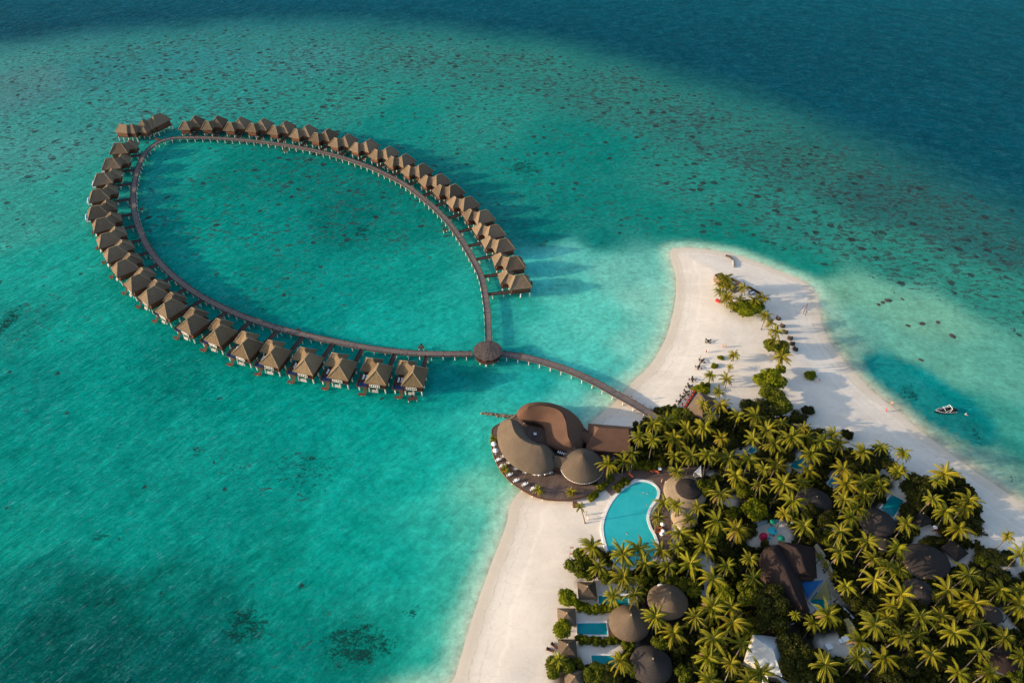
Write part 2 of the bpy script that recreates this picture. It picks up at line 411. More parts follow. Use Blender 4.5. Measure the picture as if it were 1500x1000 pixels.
# zones with a crisper edge: the blue hole on the lee side, the bright sand apron west of the spit
WZONE=[([(1255,522),(1285,517),(1314,524),(1364,545),(1420,583),(1464,628),(1466,650),(1440,660),(1420,656),(1364,622),(1308,578),(1272,548)],(0,120,119),.05,2.2,.97),
 ([(775,392),(795,374),(850,364),(920,363),(984,372),(1010,440),(975,520),(930,565),(880,552),(800,518),(740,505),(728,440),(770,436),(792,424)],(70,174,157),0,5.0,.35),
 ([(1365,610),(1420,600),(1450,640),(1440,660),(1400,645)],(0,98,98),.1,7.0,.6)]
for pts,cz,rf,ed,amt in WZONE:
    pz=np.array([tuple(at(x,y,0))[:2] for x,y in pts]); xx=X.ravel()+(vnoise(X.ravel(),Y.ravel(),14,61)-.5)*6; yy=Y.ravel()+(vnoise(X.ravel(),Y.ravel(),14,67)-.5)*6
    dz_=dist_np(xx,yy,pz); dz_=np.where(inside_np(xx,yy,pz),dz_,-dz_); kz=(ss(dz_,-ed,ed)*amt)[:,None]
    if cz[2]<150: ZK=np.maximum(ZK,kz[:,0])
    A[:]=A*(1-kz)+np.array([*lin(cz),rf])*kz
A[:,3]=np.clip(A[:,3]*1.25+.04*(A[:,3]>.05),0,1)
dsh=dist_np(X,Y,shore).ravel(); ins=inside_np(X,Y,shore).ravel()
dsh=np.where(ins,-dsh,dsh)
xr=X.ravel(); yr=Y.ravel()
east=ss(xr,60,110)*(1-ss(yr,170,215))            # the lee side shelves more gently
wid=7.0+4.5*east+6*ss(xr,98,130)*east+2*(vnoise(xr,yr,12,4)-.5)
t=ss(dsh,-.6,1.0*wid)
wet=np.array(lin((205,190,165)))*1.0
mid=np.array(lin((165,205,180)))*1.0
k1=ss(dsh/wid,-.05,.30); k2=ss(dsh/wid,.15,1.15)
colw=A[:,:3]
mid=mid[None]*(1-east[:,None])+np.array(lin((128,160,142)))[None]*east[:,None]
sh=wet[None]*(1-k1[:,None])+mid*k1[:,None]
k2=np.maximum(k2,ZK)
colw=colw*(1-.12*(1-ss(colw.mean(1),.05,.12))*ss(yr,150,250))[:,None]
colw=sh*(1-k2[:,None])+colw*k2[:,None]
reef=A[:,3]*ss(dsh,4,16)
weed=np.zeros(xr.size)
for (px,py,rx,ry,sv) in WPATCH:
    c=at(px,py,0); ax=rx/scale_at(py); 
    ay=abs(at(px,py-ry,0)[1]-at(px,py+ry,0)[1])/2
    q=np.hypot((xr-c[0])/ax,(yr-c[1])/ay)
    weed=np.maximum(weed,sv*(1-ss(q,.35,1.25)))
def grid_mesh(name,X,Y,Z,mats,attrs):
    ny,nx=X.shape
    v=np.stack([X.ravel(),Y.ravel(),Z.ravel()],1)
    i=np.arange(nx*ny).reshape(ny,nx)
    f=np.stack([i[:-1,:-1].ravel(),i[:-1,1:].ravel(),i[1:,1:].ravel(),i[1:,:-1].ravel()],1)
    me=bpy.data.meshes.new(name)
    me.vertices.add(len(v)); me.vertices.foreach_set('co',v.ravel().astype(np.float32))
    me.loops.add(f.size); me.loops.foreach_set('vertex_index',f.ravel().astype(np.int32))
    me.polygons.add(len(f)); me.polygons.foreach_set('loop_start',(np.arange(len(f))*4).astype(np.int32))
    me.polygons.foreach_set('loop_total',np.full(len(f),4,np.int32)) if False else None
    me.polygons.foreach_set('use_smooth',np.ones(len(f),bool))
    me.update(calc_edges=True); me.validate()
    for n_,(ty,data) in attrs.items():
        a=me.attributes.new(n_,ty,'POINT')
        if ty=='FLOAT_COLOR': a.data.foreach_set('color',np.concatenate([data,np.ones((len(data),1))],1).ravel().astype(np.float32))
        else: a.data.foreach_set('value',data.ravel().astype(np.float32))
    for m in mats: me.materials.append(m)
    o=bpy.data.objects.new(name,me); COL.objects.link(o); return o

def water_mat():
    t=NT('lagoon water'); p=t.pos()
    base=t.attr('water_colour').outputs['Color']; reef=t.attr('reef').outputs['Fac']; weed=t.attr('weed').outputs['Fac']
    # broad cloudy mottling of the bed
    n0=t.noise(p,.035,4,.6,.5); n1=t.noise(p,.16,5,.65,.4); n2=t.noise(p,.5,5,.7,.3); n3=t.noise(p,1.5,4,.7)
    mott=t.math('ADD',t.math('MULTIPLY',n0,.35),t.math('ADD',t.math('MULTIPLY',n1,.40),t.math('MULTIPLY',n2,.70)))
    k=t.maprange(mott,.55,.90,.72,1.28,False)
    c=t.mix(1.0,base,k,'MULTIPLY')
    # pale sand flecks
    fl=t.math('MULTIPLY',t.maprange(t.math('ADD',t.math('MULTIPLY',n1,.35),t.math('MULTIPLY',n3,.65)),.50,.66),.42)
    c=t.mix(fl,c,t.mix(1.0,c,(.022,.080,.070),'ADD'))
    # net of pale ripples, darker between
    rp=t.noise(t.mapping(p,rot=(0,0,R(28)),scale=(.55,1.1,1)),1.0,4,.65,1.2)
    c=t.mix(t.math('MULTIPLY',t.maprange(rp,.50,.68),t.math('MULTIPLY_ADD',n1,.5,.12)),c,t.mix(1.0,c,(.016,.056,.050),'ADD'))
    c=t.mix(t.math('MULTIPLY',t.maprange(rp,.50,.34),.30),c,t.mix(1.0,c,(.6,.68,.68),'MULTIPLY'))
    # reef growth: brownish dark speckle, thicker where 'reef' is high
    n4=t.noise(t.mapping(p,rot=(0,0,R(15)),scale=(.7,1.25,1)),.42,6,.72,.6)
    f=t.math('ADD',t.math('MULTIPLY',n1,.20),t.math('ADD',t.math('MULTIPLY',n4,.52),t.math('ADD',t.math('MULTIPLY',n3,.16),t.math('MULTIPLY',n0,.12))))
    f=t.math('MULTIPLY_ADD',t.math('SUBTRACT',f,.5),4.0,.5)
    th=t.math('SUBTRACT',.80,t.math('MULTIPLY',reef,.40))
    d=t.math('MULTIPLY',t.maprange(t.math('SUBTRACT',f,th),0.0,.22),t.math('MINIMUM',t.math('MULTIPLY',reef,2.2),.85))
    dk=t.mix(.62,t.mix(1.0,c,(.5,.32,.34),'MULTIPLY'),(.040,.040,.042))
    c=t.mix(d,c,dk)
    # sea-grass patches
    th2=t.math('SUBTRACT',.86,t.math('MULTIPLY',weed,.72))
    d2=t.math('MULTIPLY',t.maprange(t.math('SUBTRACT',t.math('ADD',f,t.math('MULTIPLY',t.math('SUBTRACT',n3,.5),1.2)),th2),0.0,.30),t.math('MULTIPLY',t.maprange(weed,.02,.3),.92))
    c=t.mix(d2,c,t.mix(.4,t.mix(1.0,c,(.30,.33,.32),'MULTIPLY'),(.008,.032,.030)))
    # single coral heads
    vo=t.new('ShaderNodeTexVoronoi'); vo.inputs['Scale'].default_value=.17; vo.inputs['Randomness'].default_value=1.0
    pj=t.new('ShaderNodeVectorMath',operation='ADD'); 
    nz=t.new('ShaderNodeTexNoise'); nz.inputs['Scale'].default_value=.6; nz.inputs['Detail'].default_value=3; t.link(p,nz.inputs['Vector'])
    sc=t.new('ShaderNodeVectorMath',operation='SCALE'); t.link(nz.outputs['Color'],sc.inputs[0]); sc.inputs['Scale'].default_value=2.4
    t.link(p,pj.inputs[0]); t.link(sc.outputs[0],pj.inputs[1]); t.link(pj.outputs[0],vo.inputs['Vector'])
    cs=t.new('ShaderNodeSeparateColor'); t.link(vo.outputs['Color'],cs.inputs[0])
    rad=t.math('MULTIPLY',t.math('MULTIPLY_ADD',cs.outputs[1],.22,.09),t.math('MULTIPLY_ADD',reef,.7,.45))
    has=t.math('LESS_THAN',cs.outputs[0],t.math('MULTIPLY_ADD',reef,1.0,.02))
    hd=t.math('MULTIPLY',has,t.maprange(t.math('SUBTRACT',vo.outputs['Distance'],rad),-.05,.02,1,0))
    c=t.mix(t.math('MULTIPLY',hd,.92),c,t.mix(.55,t.mix(1.0,c,(.40,.30,.31),'MULTIPLY'),(.030,.034,.035)))
    # foam where the swell runs out on the sand
    so=t.attr('off_shore').outputs['Fac']; nf=t.noise(p,.22,4,.6); nf2=t.noise(p,1.8,4,.7)
    sw=t.math('ADD',so,t.math('MULTIPLY_ADD',nf,2.6,-1.3))
    fo=t.math('MULTIPLY',t.maprange(t.math('ABSOLUTE',t.math('SUBTRACT',sw,.35)),.10,.42,1,0),t.maprange(nf2,.36,.58))
    fo2=t.math('MULTIPLY',t.maprange(t.math('ABSOLUTE',t.math('SUBTRACT',sw,2.6)),.08,.30,.45,0),t.maprange(nf2,.48,.62))
    c=t.mix(t.math('MULTIPLY',t.math('MAXIMUM',fo,fo2),.7),c,(.62,.60,.55))
    # ripples: long crests running up to the right, finer chop over them
    # crests bend round the reef: straight in v = y + b x^2
    sx=t.new('ShaderNodeSeparateXYZ'); t.link(p,sx.inputs[0])
    xx=t.math('ADD',sx.outputs[0],60.0)
    v_=t.math('ADD',t.math('SUBTRACT',sx.outputs[1],sx.outputs[0]),t.math('MULTIPLY',t.math('MULTIPLY',xx,xx),.0024))
    u_=t.math('ADD',sx.outputs[0],t.math('MULTIPLY',sx.outputs[1],.7))
    cb=t.new('ShaderNodeCombineXYZ'); t.link(u_,cb.inputs[0]); t.link(v_,cb.inputs[1])
    w1=t.noise(t.mapping(cb.outputs[0],scale=(.045,.17,1)),1.0,3,.55,.4); w2=t.noise(t.mapping(cb.outputs[0],scale=(.16,.48,1)),1.0,4,.65,.5)
    w3=t.noise(p,1.1,3,.6)
    h=t.math('ADD',t.math('MULTIPLY',w1,.8),t.math('ADD',t.math('MULTIPLY',w2,.6),t.math('MULTIPLY',w3,.15)))
    # ripple light and shade multiplied into the colour; crest flecks get more sky gloss
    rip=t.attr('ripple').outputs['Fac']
    lens=t.maprange(t.math('ADD',t.math('MULTIPLY',w1,.3),t.math('MULTIPLY',w2,.7)),.34,.66,-1,1,False)  # light and dark of the ripples, to be multiplied into the colour
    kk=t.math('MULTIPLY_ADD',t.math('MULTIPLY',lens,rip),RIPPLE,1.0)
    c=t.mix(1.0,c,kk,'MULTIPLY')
    fk=t.noise(t.mapping(cb.outputs[0],scale=(.30,.85,1)),1.0,5,.7,.4)
    crest=t.math('MULTIPLY',t.maprange(fk,.55,.72),t.math('MULTIPLY',rip,t.maprange(w1,.35,.65,.25,1.0)))
    calm=t.attr('chop').outputs['Fac']
    nb=t.new('ShaderNodeBump'); nb.inputs['Distance'].default_value=.95
    t.link(h,nb.inputs['Height']); t.link(calm,nb.inputs['Strength'])
    # light on the bed is barely shaped by the ripples; the surface gloss is
    df0=t.new('ShaderNodeBsdfDiffuse'); t.link(c,df0.inputs[0]); t.link(nb.outputs[0],df0.inputs['Normal'])
    # light spreads sideways in the water, so shadows on it are soft and weak
    s3=t.new('ShaderNodeSubsurfaceScattering'); s3.falloff='BURLEY'; t.link(c,s3.inputs['Color']); s3.inputs['Scale'].default_value=SSS_SCALE; s3.inputs['Radius'].default_value=(.6,1.0,1.0); t.link(nb.outputs[0],s3.inputs['Normal'])
    df=t.new('ShaderNodeMixShader'); df.inputs[0].default_value=SSS_MIX; t.link(df0.outputs[0],df.inputs[1]); t.link(s3.outputs[0],df.inputs[2])
    gl=t.new('ShaderNodeBsdfGlossy'); gl.inputs['Roughness'].default_value=.25; t.link(nb.outputs[0],gl.inputs['Normal'])
    gl.inputs[0].default_value=(.75,.9,1,1)
    fr=t.new('ShaderNodeFresnel'); fr.inputs['IOR'].default_value=1.20; t.link(nb.outputs[0],fr.inputs['Normal'])
    mx=t.new('ShaderNodeMixShader'); t.link(t.math('ADD',t.math('MULTIPLY',fr.outputs[0],.03),t.math('MULTIPLY',crest,GLINT)),mx.inputs[0]); t.link(df.outputs[0],mx.inputs[1]); t.link(gl.outputs[0],mx.inputs[2])
    t.link(mx.outputs[0],t.n['Material Output'].inputs[0])
    return t.mat
ZSH=ss(A[:,0],.06,.16)
lumw=colw.mean(1)
deep=1-ss(lumw,.05,.13)
chop=np.clip(.5+.30*deep,0,1)*ss(dsh,-1,7)
ripple=(.75+.9*ss(-xr,-40,220)+.35*deep)*ss(dsh,2,25)*(1-.6*ZSH)  # stronger on the sun side, so its glitter goes into colour and gloss
water=grid_mesh('water',X,Y,np.zeros(X.shape),[water_mat()],{'water_colour':('FLOAT_COLOR',colw/K_IRR),'reef':('FLOAT',reef),'weed':('FLOAT',weed),'chop':('FLOAT',chop),'off_shore':('FLOAT',dsh),'ripple':('FLOAT',ripple)})
tag(water,'turquoise lagoon over pale sand with dark reef rim','sea',kind='structure')

# --- the island: one sheet of coral sand with darker litter under the trees
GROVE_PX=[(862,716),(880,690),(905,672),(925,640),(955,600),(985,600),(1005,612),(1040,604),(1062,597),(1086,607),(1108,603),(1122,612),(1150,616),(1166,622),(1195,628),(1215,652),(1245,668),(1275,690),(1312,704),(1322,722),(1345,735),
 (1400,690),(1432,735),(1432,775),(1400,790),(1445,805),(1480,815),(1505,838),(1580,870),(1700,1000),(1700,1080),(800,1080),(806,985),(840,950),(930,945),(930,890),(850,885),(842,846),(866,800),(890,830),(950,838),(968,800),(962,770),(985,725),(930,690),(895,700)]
CLEAR_PX=[[(884,713),(900,692),(930,688),(965,680),(1012,682),(1036,690),(1030,706),(1000,710),(990,722),(990,800),(980,822),(955,820),(966,770),(953,757),(969,717),(955,702),(930,700),(908,714)],[(1196,936),(1238,922),(1264,950),(1240,962),(1205,958)],[(1150,690),(1170,660),(1186,676),(1172,694)],[(1290,745),(1306,720),(1328,733),(1308,760)],[(1208,712),(1222,688),(1232,704),(1220,716)],[(1026,812),(1046,812),(1044,850),(1040,892),(1024,892)],                                  # path
 [(1092,805),(1100,772),(1118,762),(1142,758),(1160,772),(1158,800),(1120,800)],            # play yard
 [(848,895),(905,890),(912,915),(848,940)],[(846,938),(915,935),(905,955),(850,960)],[(856,845),(935,856),(930,890),(852,880)],
 [(1190,798),(1225,850),(1240,880),(1180,900),(1160,850)],[(1338,768),(1372,762),(1372,782),(1336,800)],[(1390,805),(1428,800),(1412,840),(1392,832)],
 [(1312,702),(1325,690),(1325,735),(1310,728)],[(1200,772),(1222,772),(1222,784),(1200,786)],[(1075,655),(1092,650),(1090,668),(1076,668)],[(1455,830),(1500,850),(1500,832),(1470,825)],[(1450,880),(1475,900),(1500,930),(1488,935),(1455,905)],
 [(850,942),(880,946),(880,980),(850,975)],[(1240,930),(1285,975),(1270,985),(1235,950)],[(1040,690),(1050,700),(1046,712),(1036,700)],[(1050,725),(1075,725),(1078,745),(1055,745)]]
ix=np.arange(-35,215,1.1); iy=np.arange(42,262,1.1)
IX,IY=np.meshgrid(ix,iy)
di=dist_np(IX,IY,shore); ii=inside_np(IX,IY,shore); di=np.where(ii,di,-di)
nz=vnoise(IX,IY,9,21)
IZ=np.where(di>0, 1.0*ss(di,-4,16)+ (nz-.5)*.10*ss(di,2,10), di*.06)
IZ=np.where(di>0, np.maximum(.05+ .9*ss(di,0,20),0)+(nz-.5)*.12*ss(di,2,10), di*.07+.05)
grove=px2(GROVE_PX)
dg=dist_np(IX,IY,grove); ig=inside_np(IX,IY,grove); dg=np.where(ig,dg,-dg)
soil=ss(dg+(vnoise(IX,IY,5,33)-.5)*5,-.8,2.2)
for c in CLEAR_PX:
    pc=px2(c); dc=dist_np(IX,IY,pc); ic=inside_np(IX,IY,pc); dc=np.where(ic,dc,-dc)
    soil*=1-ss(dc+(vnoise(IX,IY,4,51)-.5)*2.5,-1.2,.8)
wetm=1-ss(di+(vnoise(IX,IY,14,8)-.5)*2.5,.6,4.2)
def sand_mat():
    t=NT('coral sand'); p=t.pos()
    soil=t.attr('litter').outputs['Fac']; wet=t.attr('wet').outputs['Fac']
    n=t.noise(p,.07,5,.6,.6); n1=t.noise(p,.9,5,.65); n2=t.noise(p,4.0,4,.7)
    ln=t.noise(t.mapping(p,rot=(0,0,R(62)),scale=(.03,.35,1)),1.0,4,.6,.4)
    c=t.mix(t.maprange(n,.35,.65),(.635,.56,.475),(.56,.49,.415))
    c=t.mix(t.math('MULTIPLY',t.maprange(n1,.45,.7),.30),c,(.52,.45,.38))
    c=t.mix(t.math('MULTIPLY',t.maprange(ln,.52,.66),.20),c,(.76,.68,.58))
    # trodden trails and scattered weed and twigs
    tr=t.noise(t.mapping(p,rot=(0,0,R(-20))),.11,3,.5,2.5)
    c=t.mix(t.math('MULTIPLY',t.math('MULTIPLY',t.maprange(t.math('ABSOLUTE',t.math('SUBTRACT',tr,.5)),.0,.03,1,0),t.maprange(n2,.4,.6)),.38),c,(.40,.34,.28))
    bits=t.noise(p,2.6,3,.8); c=t.mix(t.math('MULTIPLY',t.maprange(bits,.68,.74),.55),c,(.22,.17,.12))
    # tide lines left by the last high waters
    inl=t.attr('inland').outputs['Fac']; tn=t.noise(p,.12,4,.6)
    il=t.math('ADD',inl,t.math('MULTIPLY_ADD',tn,4.4,-2.2))
    for d_,w_,k_,c_ in ((2.2,.28,.55,(.27,.22,.165)),(4.6,.35,.35,(.36,.30,.24)),(8.5,.9,.30,(.78,.70,.61))):
        c=t.mix(t.math('MULTIPLY',t.math('MULTIPLY',t.maprange(t.math('ABSOLUTE',t.math('SUBTRACT',il,d_)),0.0,w_,1,0),t.maprange(n1,.35,.6)),k_),c,c_)
    c=t.mix(t.math('MULTIPLY',wet,.62),c,(.47,.39,.285))
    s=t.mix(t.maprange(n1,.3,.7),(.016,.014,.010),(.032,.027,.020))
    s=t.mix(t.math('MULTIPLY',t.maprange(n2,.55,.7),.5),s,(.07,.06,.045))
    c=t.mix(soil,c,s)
    h=t.math('ADD',t.math('MULTIPLY',n1,.5),t.math('ADD',t.math('MULTIPLY',n2,.35),t.math('MULTIPLY',ln,.5)))
    return t.fin(c,.95,.1,t.bump(h,.45,.12))
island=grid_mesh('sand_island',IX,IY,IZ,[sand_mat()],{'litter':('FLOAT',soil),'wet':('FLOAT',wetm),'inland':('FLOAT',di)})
tag(island,'pale coral sand spit with dark leaf litter under the palm grove','island',kind='structure')
def in_poly(p,poly):
    r=False; n=len(poly)
    for i in range(n):
        x0,y0=poly[i]; x1,y1=poly[(i+1)%n]
        if (y0>p[1])!=(y1>p[1]) and p[0]<(x1-x0)*(p[1]-y0)/(y1-y0)+x0: r=not r
    return r
def ground_z(x,y):
    i=int(round((x-ix[0])/1.1)); j=int(round((y-iy[0])/1.1))
    if 0<=i<len(ix) and 0<=j<len(iy): return float(IZ[j,i])
    return 0.0
def gp(px,py):
    """point on the island's ground under a pixel"""
    p=at(px,py,.95)
    for _ in range(2): p=at(px,py,ground_z(p[0],p[1]))
    return p
# ------------------------------------------------------------------ over-water boardwalks, pavilion, villas
ORD=['','first','second','third','fourth','fifth','sixth','seventh','eighth','ninth','tenth','eleventh','twelfth','thirteenth','fourteenth','fifteenth','sixteenth','seventeenth','eighteenth','nineteenth','twentieth']
DZ=2.0                        # boardwalk deck height above the water
LOOP_PX=[(692,518),(640,518),(600,516.5),(550,511),(500,502),(450,491.5),(400,478.5),(350,461),(310,442.5),(280,424.5),(250,401),(225,374),(208,345),(198,315),(195,292),(197,267),(203,244),(213,224),(230,209.5),(252,202.5),
 (285,201.5),(320,202.5),(360,205.5),(400,210),(440,216.5),(484,226),(520,237),(552,249.5),(592,270),(624.5,294.5),(643,311),(659.5,329),(678,355),(696,386),(705.5,407),(711,434),(714.5,465),(716,503)]
SHOREWALK_PX=[(735,517.5),(770.5,523.5),(802.5,532),(837,544),(872,560),(901,576),(930,592),(962,612)]
def resample(pts,step):
    pts=[np.array(p[:2]) for p in pts]; d=[0]
    for a,b in zip(pts,pts[1:]): d.append(d[-1]+np.hypot(*(b-a)))
    n=max(2,int(round(d[-1]/step))); out=[]
    xs=np.interp(np.linspace(0,d[-1],n+1),d,[p[0] for p in pts]); ys=np.interp(np.linspace(0,d[-1],n+1),d,[p[1] for p in pts])
    return list(zip(xs,ys))
def frames(pts):
    out=[]
    for i,p in enumerate(pts):
        a=pts[max(0,i-1)]; b=pts[min(len(pts)-1,i+1)]
        t=Vector((b[0]-a[0],b[1]-a[1])).normalized(); out.append((Vector(p),t,Vector((-t[1],t[0]))))
    return out
loop_c=resample(smooth_open([tuple(at(x,y,DZ))[:2] for x,y in LOOP_PX],6),1.0)
shore_c=resample(smooth_open([tuple(at(x,y,DZ))[:2] for x,y in SHOREWALK_PX],6),1.0)
def walk_mat():
    t=NT('boardwalk planks'); u=t.attr('run').outputs['Fac']; v=t.attr('side').outputs['Fac']; p=t.pos()
    k=t.math('MULTIPLY',u,2.6); ce=t.math('FLOOR',k); fr=t.math('FRACT',k)
    wn=t.new('ShaderNodeTexWhiteNoise',noise_dimensions='1D'); t.link(ce,wn.inputs['W'])
    n=t.noise(p,.12,4,.6); n2=t.noise(p,2,3)
    c=t.mix(wn.outputs[0],(.150,.122,.112),(.105,.086,.081))
    c=t.mix(t.math('MULTIPLY',t.maprange(n,.4,.7),.5),c,(.20,.155,.13))
    c=t.mix(t.math('MULTIPLY',t.math('LESS_THAN',fr,.16),.7),c,(.03,.022,.02))
    # two worn wheel tracks and dark kerb boards
    tr=t.maprange(t.math('ABSOLUTE',t.math('SUBTRACT',t.math('ABSOLUTE',v),.45)),.0,.12,.25,0)
    c=t.mix(tr,c,(.25,.20,.175))
    return t.fin(c,.85,.15)
M['walk']=walk_mat()
def boardwalk(name,label,cat,cl,width,step,th=.28):
    root=thing(name,label,cat,(0,0,0))
    fr=frames(cl); n=len(fr); m=MB(); run=[]; side=[]
    for i,(p,t,nn) in enumerate(fr):
        for sgn,z in ((-1,DZ),(1,DZ),(1,DZ-th),(-1,DZ-th)):
            q=p+nn*(sgn*width/2); m.v.append((q[0],q[1],z)); run.append(float(i)); side.append(float(sgn))
    for i in range(n-1):
        a=4*i; b=a+4
        for k in range(4): m.f.append((a+k,a+(k+1)%4,b+(k+1)%4,b+k)); m.m.append(0)
    m.f.append((0,1,2,3)); m.m.append(0); m.f.append((4*n-1,4*n-2,4*n-3,4*n-4)); m.m.append(0)
    o=m.build('walk_deck',M['walk'],root)
    bm=bmesh.new(); bm.from_mesh(o.data); bmesh.ops.recalc_face_normals(bm,faces=bm.faces); bm.to_mesh(o.data); bm.free()
    for nm,d in (('run',run),('side',side)):
        a=o.data.attributes.new(nm,'FLOAT','POINT'); a.data.foreach_set('value',d)
    # low kerb board each side with a stub post every third metre, one continuous piece of timber
    for sgn in(-1,1):
        prof=[]
        for i in range(n-1):
            p,t,nn=fr[i]; q=p+nn*(sgn*(width/2-.07)); h=.16
            if i%3==1: prof+= [(q-t*.09,h),(q-t*.085,.75),(q+t*.085,.75),(q+t*.09,h)]
            else: prof.append((q,h))
        m=MB()
        for k,(q,h) in enumerate(prof):
            j=min(len(prof)-1,k+1) if k==0 else k; d=(prof[j][0]-prof[max(0,j-1)][0]); d=d.normalized() if d.length>1e-6 else Vector((1,0)); o_=Vector((-d[1],d[0]))*.07
            for e,z in ((-1,DZ-.02),(-1,DZ+h),(1,DZ+h),(1,DZ-.02)): m.v.append((q[0]+o_[0]*e,q[1]+o_[1]*e,z))
        for k in range(len(prof)-1):
            for e in range(4): m.f.append((4*k+e,4*k+(e+1)%4,4*k+4+(e+1)%4,4*k+4+e)); m.m.append(0)
        m.build('kerb_rail',M['wood_dark'],root)
    i=2
    while i<n-1:
        p,t,nn=fr[i]; b=MB()
        for sgn in(-1,1):
            q=p+nn*(sgn*(width/2-.12)); b.tube((q[0],q[1],-1.2),(q[0],q[1],DZ-th-.2),.19,.17,7)
        a=p+nn*(width/2+.12); c=p-nn*(width/2+.12)
        b.tube((a[0],a[1],DZ-th-.13),(c[0],c[1],DZ-th-.13),.13,.13,6)
        b.build('pile_bent',M['conc'],root); i+=step
    return root
boardwalk('loop_boardwalk','long timber boardwalk curving in a leaf shaped loop on white piles','boardwalk',loop_c,2.45,4)
boardwalk('shore_boardwalk','timber boardwalk arching from the round pavilion to the white beach','boardwalk',shore_c,2.7,4)

# ---- round pavilion where the walks meet
pc=at(714.5,519,DZ)
pav=thing('round_pavilion','round thatched pavilion on piles where the three boardwalks meet','pavilion',(pc[0],pc[1],0))
m=MB(); N=36; r0=4.7
m.prism([(r0*.98*math.cos(2*PI*i/N),r0*.98*math.sin(2*PI*i/N)) for i in range(N)],DZ-.35,DZ+.012); m.build('platform',M['wood_walk'],pav)
m=MB(); K=5
for k in range(K+1):
    f=k/K; r=r0*1.05*(1-f)+.15*f; z=DZ+1.9+.65*(1-(1-f)**1.3)
    for i in range(N):
        j=random.uniform(-.05,.05); m.v.append(((r+j)*math.cos(2*PI*i/N),(r+j)*math.sin(2*PI*i/N),z+j))
for k in range(K):
    for i in range(N): m.f.append((k*N+i,k*N+(i+1)%N,(k+1)*N+(i+1)%N,(k+1)*N+i)); m.m.append(0)
m.f.append(tuple(range(K*N,K*N+N))); m.f.append(tuple(range(N-1,-1,-1))); m.m+=[0,0]
M['thatch_grey']=mat_thatch('grey brown thatch',(.10,.078,.070),(.068,.055,.051),2.0)
m.build('thatched_roof',M['thatch_grey'],pav)
for i in range(10):
    a=2*PI*i/10+.2; q=MB(); q.tube((r0*.86*math.cos(a),r0*.86*math.sin(a),DZ),(r0*.86*math.cos(a),r0*.86*math.sin(a),DZ+2.2),.14,.14,6); q.build('roof_post',M['wood_dark'],pav)
    q=MB(); q.tube((r0*.8*math.cos(a),r0*.8*math.sin(a),-1.2),(r0*.8*math.cos(a),r0*.8*math.sin(a),DZ-.3),.24,.22,8); q.build('pile',M['conc'],pav)
q=MB()
for a in (2.6,3.6,4.4,5.3): q.box((3.3*math.cos(a),3.3*math.sin(a),DZ+.25),(1.6,.5,.45),a+PI/2)
q.build('bench',M['wood_red'],pav)

# ---- villas
M['net']=mat_mottled('grey netting',(.30,.29,.27),(.23,.22,.21),3)
def slope_quad(m,a,b,c,d,rows=7,cols=6,sag=.10,jit=.03):
    """roof face, eave a-b, ridge d-c (c above b, d above a), a little hollow, with a worn surface"""
    a,b,c,d=[Vector(p) for p in (a,b,c,d)]; n=(b-a).cross(d-a).normalized()
    k=len(m.v)
    for r in range(rows+1):
        f=r/rows
        for q in range(cols+1):
            g=q/cols; p=(a.lerp(b,g)).lerp(d.lerp(c,g),f)
            edge=(q in(0,cols)) or r in (0,rows)
            p=p-n*(sag*math.sin(PI*f)) + n*(0 if edge else random.uniform(-jit,jit))
            m.v.append(tuple(p))
    for r in range(rows):
        for q in range(cols):
            i=k+r*(cols+1)+q; m.f.append((i,i+1,i+cols+2,i+cols+1)); m.m.append(m.slot)
def hip_roof(m,cx,cy,wx,wy,ze,zr,rl,along='y',thick=.28):
    """hipped roof: eave rectangle wx x wy, ridge of length rl"""
    x0,x1,y0,y1=cx-wx/2,cx+wx/2,cy-wy/2,cy+wy/2
    if along=='y': A=(cx,cy-rl/2,zr); B=(cx,cy+rl/2,zr)
    else: A=(cx-rl/2,cy,zr); B=(cx+rl/2,cy,zr)
    p=[(x0,y0,ze),(x1,y0,ze),(x1,y1,ze),(x0,y1,ze)]
    if along=='y':
        slope_quad(m,p[0],p[1],A,A); slope_quad(m,p[1],p[2],B,A); slope_quad(m,p[2],p[3],B,B); slope_quad(m,p[3],p[0],A,B)
    else:
        slope_quad(m,p[0],p[1],B,A); slope_quad(m,p[1],p[2],B,B); slope_quad(m,p[2],p[3],A,B); slope_quad(m,p[3],p[0],A,A)
    lo=[(q[0]*1.0,q[1],ze-thick) for q in p]
    m.add(p+lo,[(0,4,5,1),(1,5,6,2),(2,6,7,3),(3,7,4,0),(7,6,5,4)])
    return p,A,B
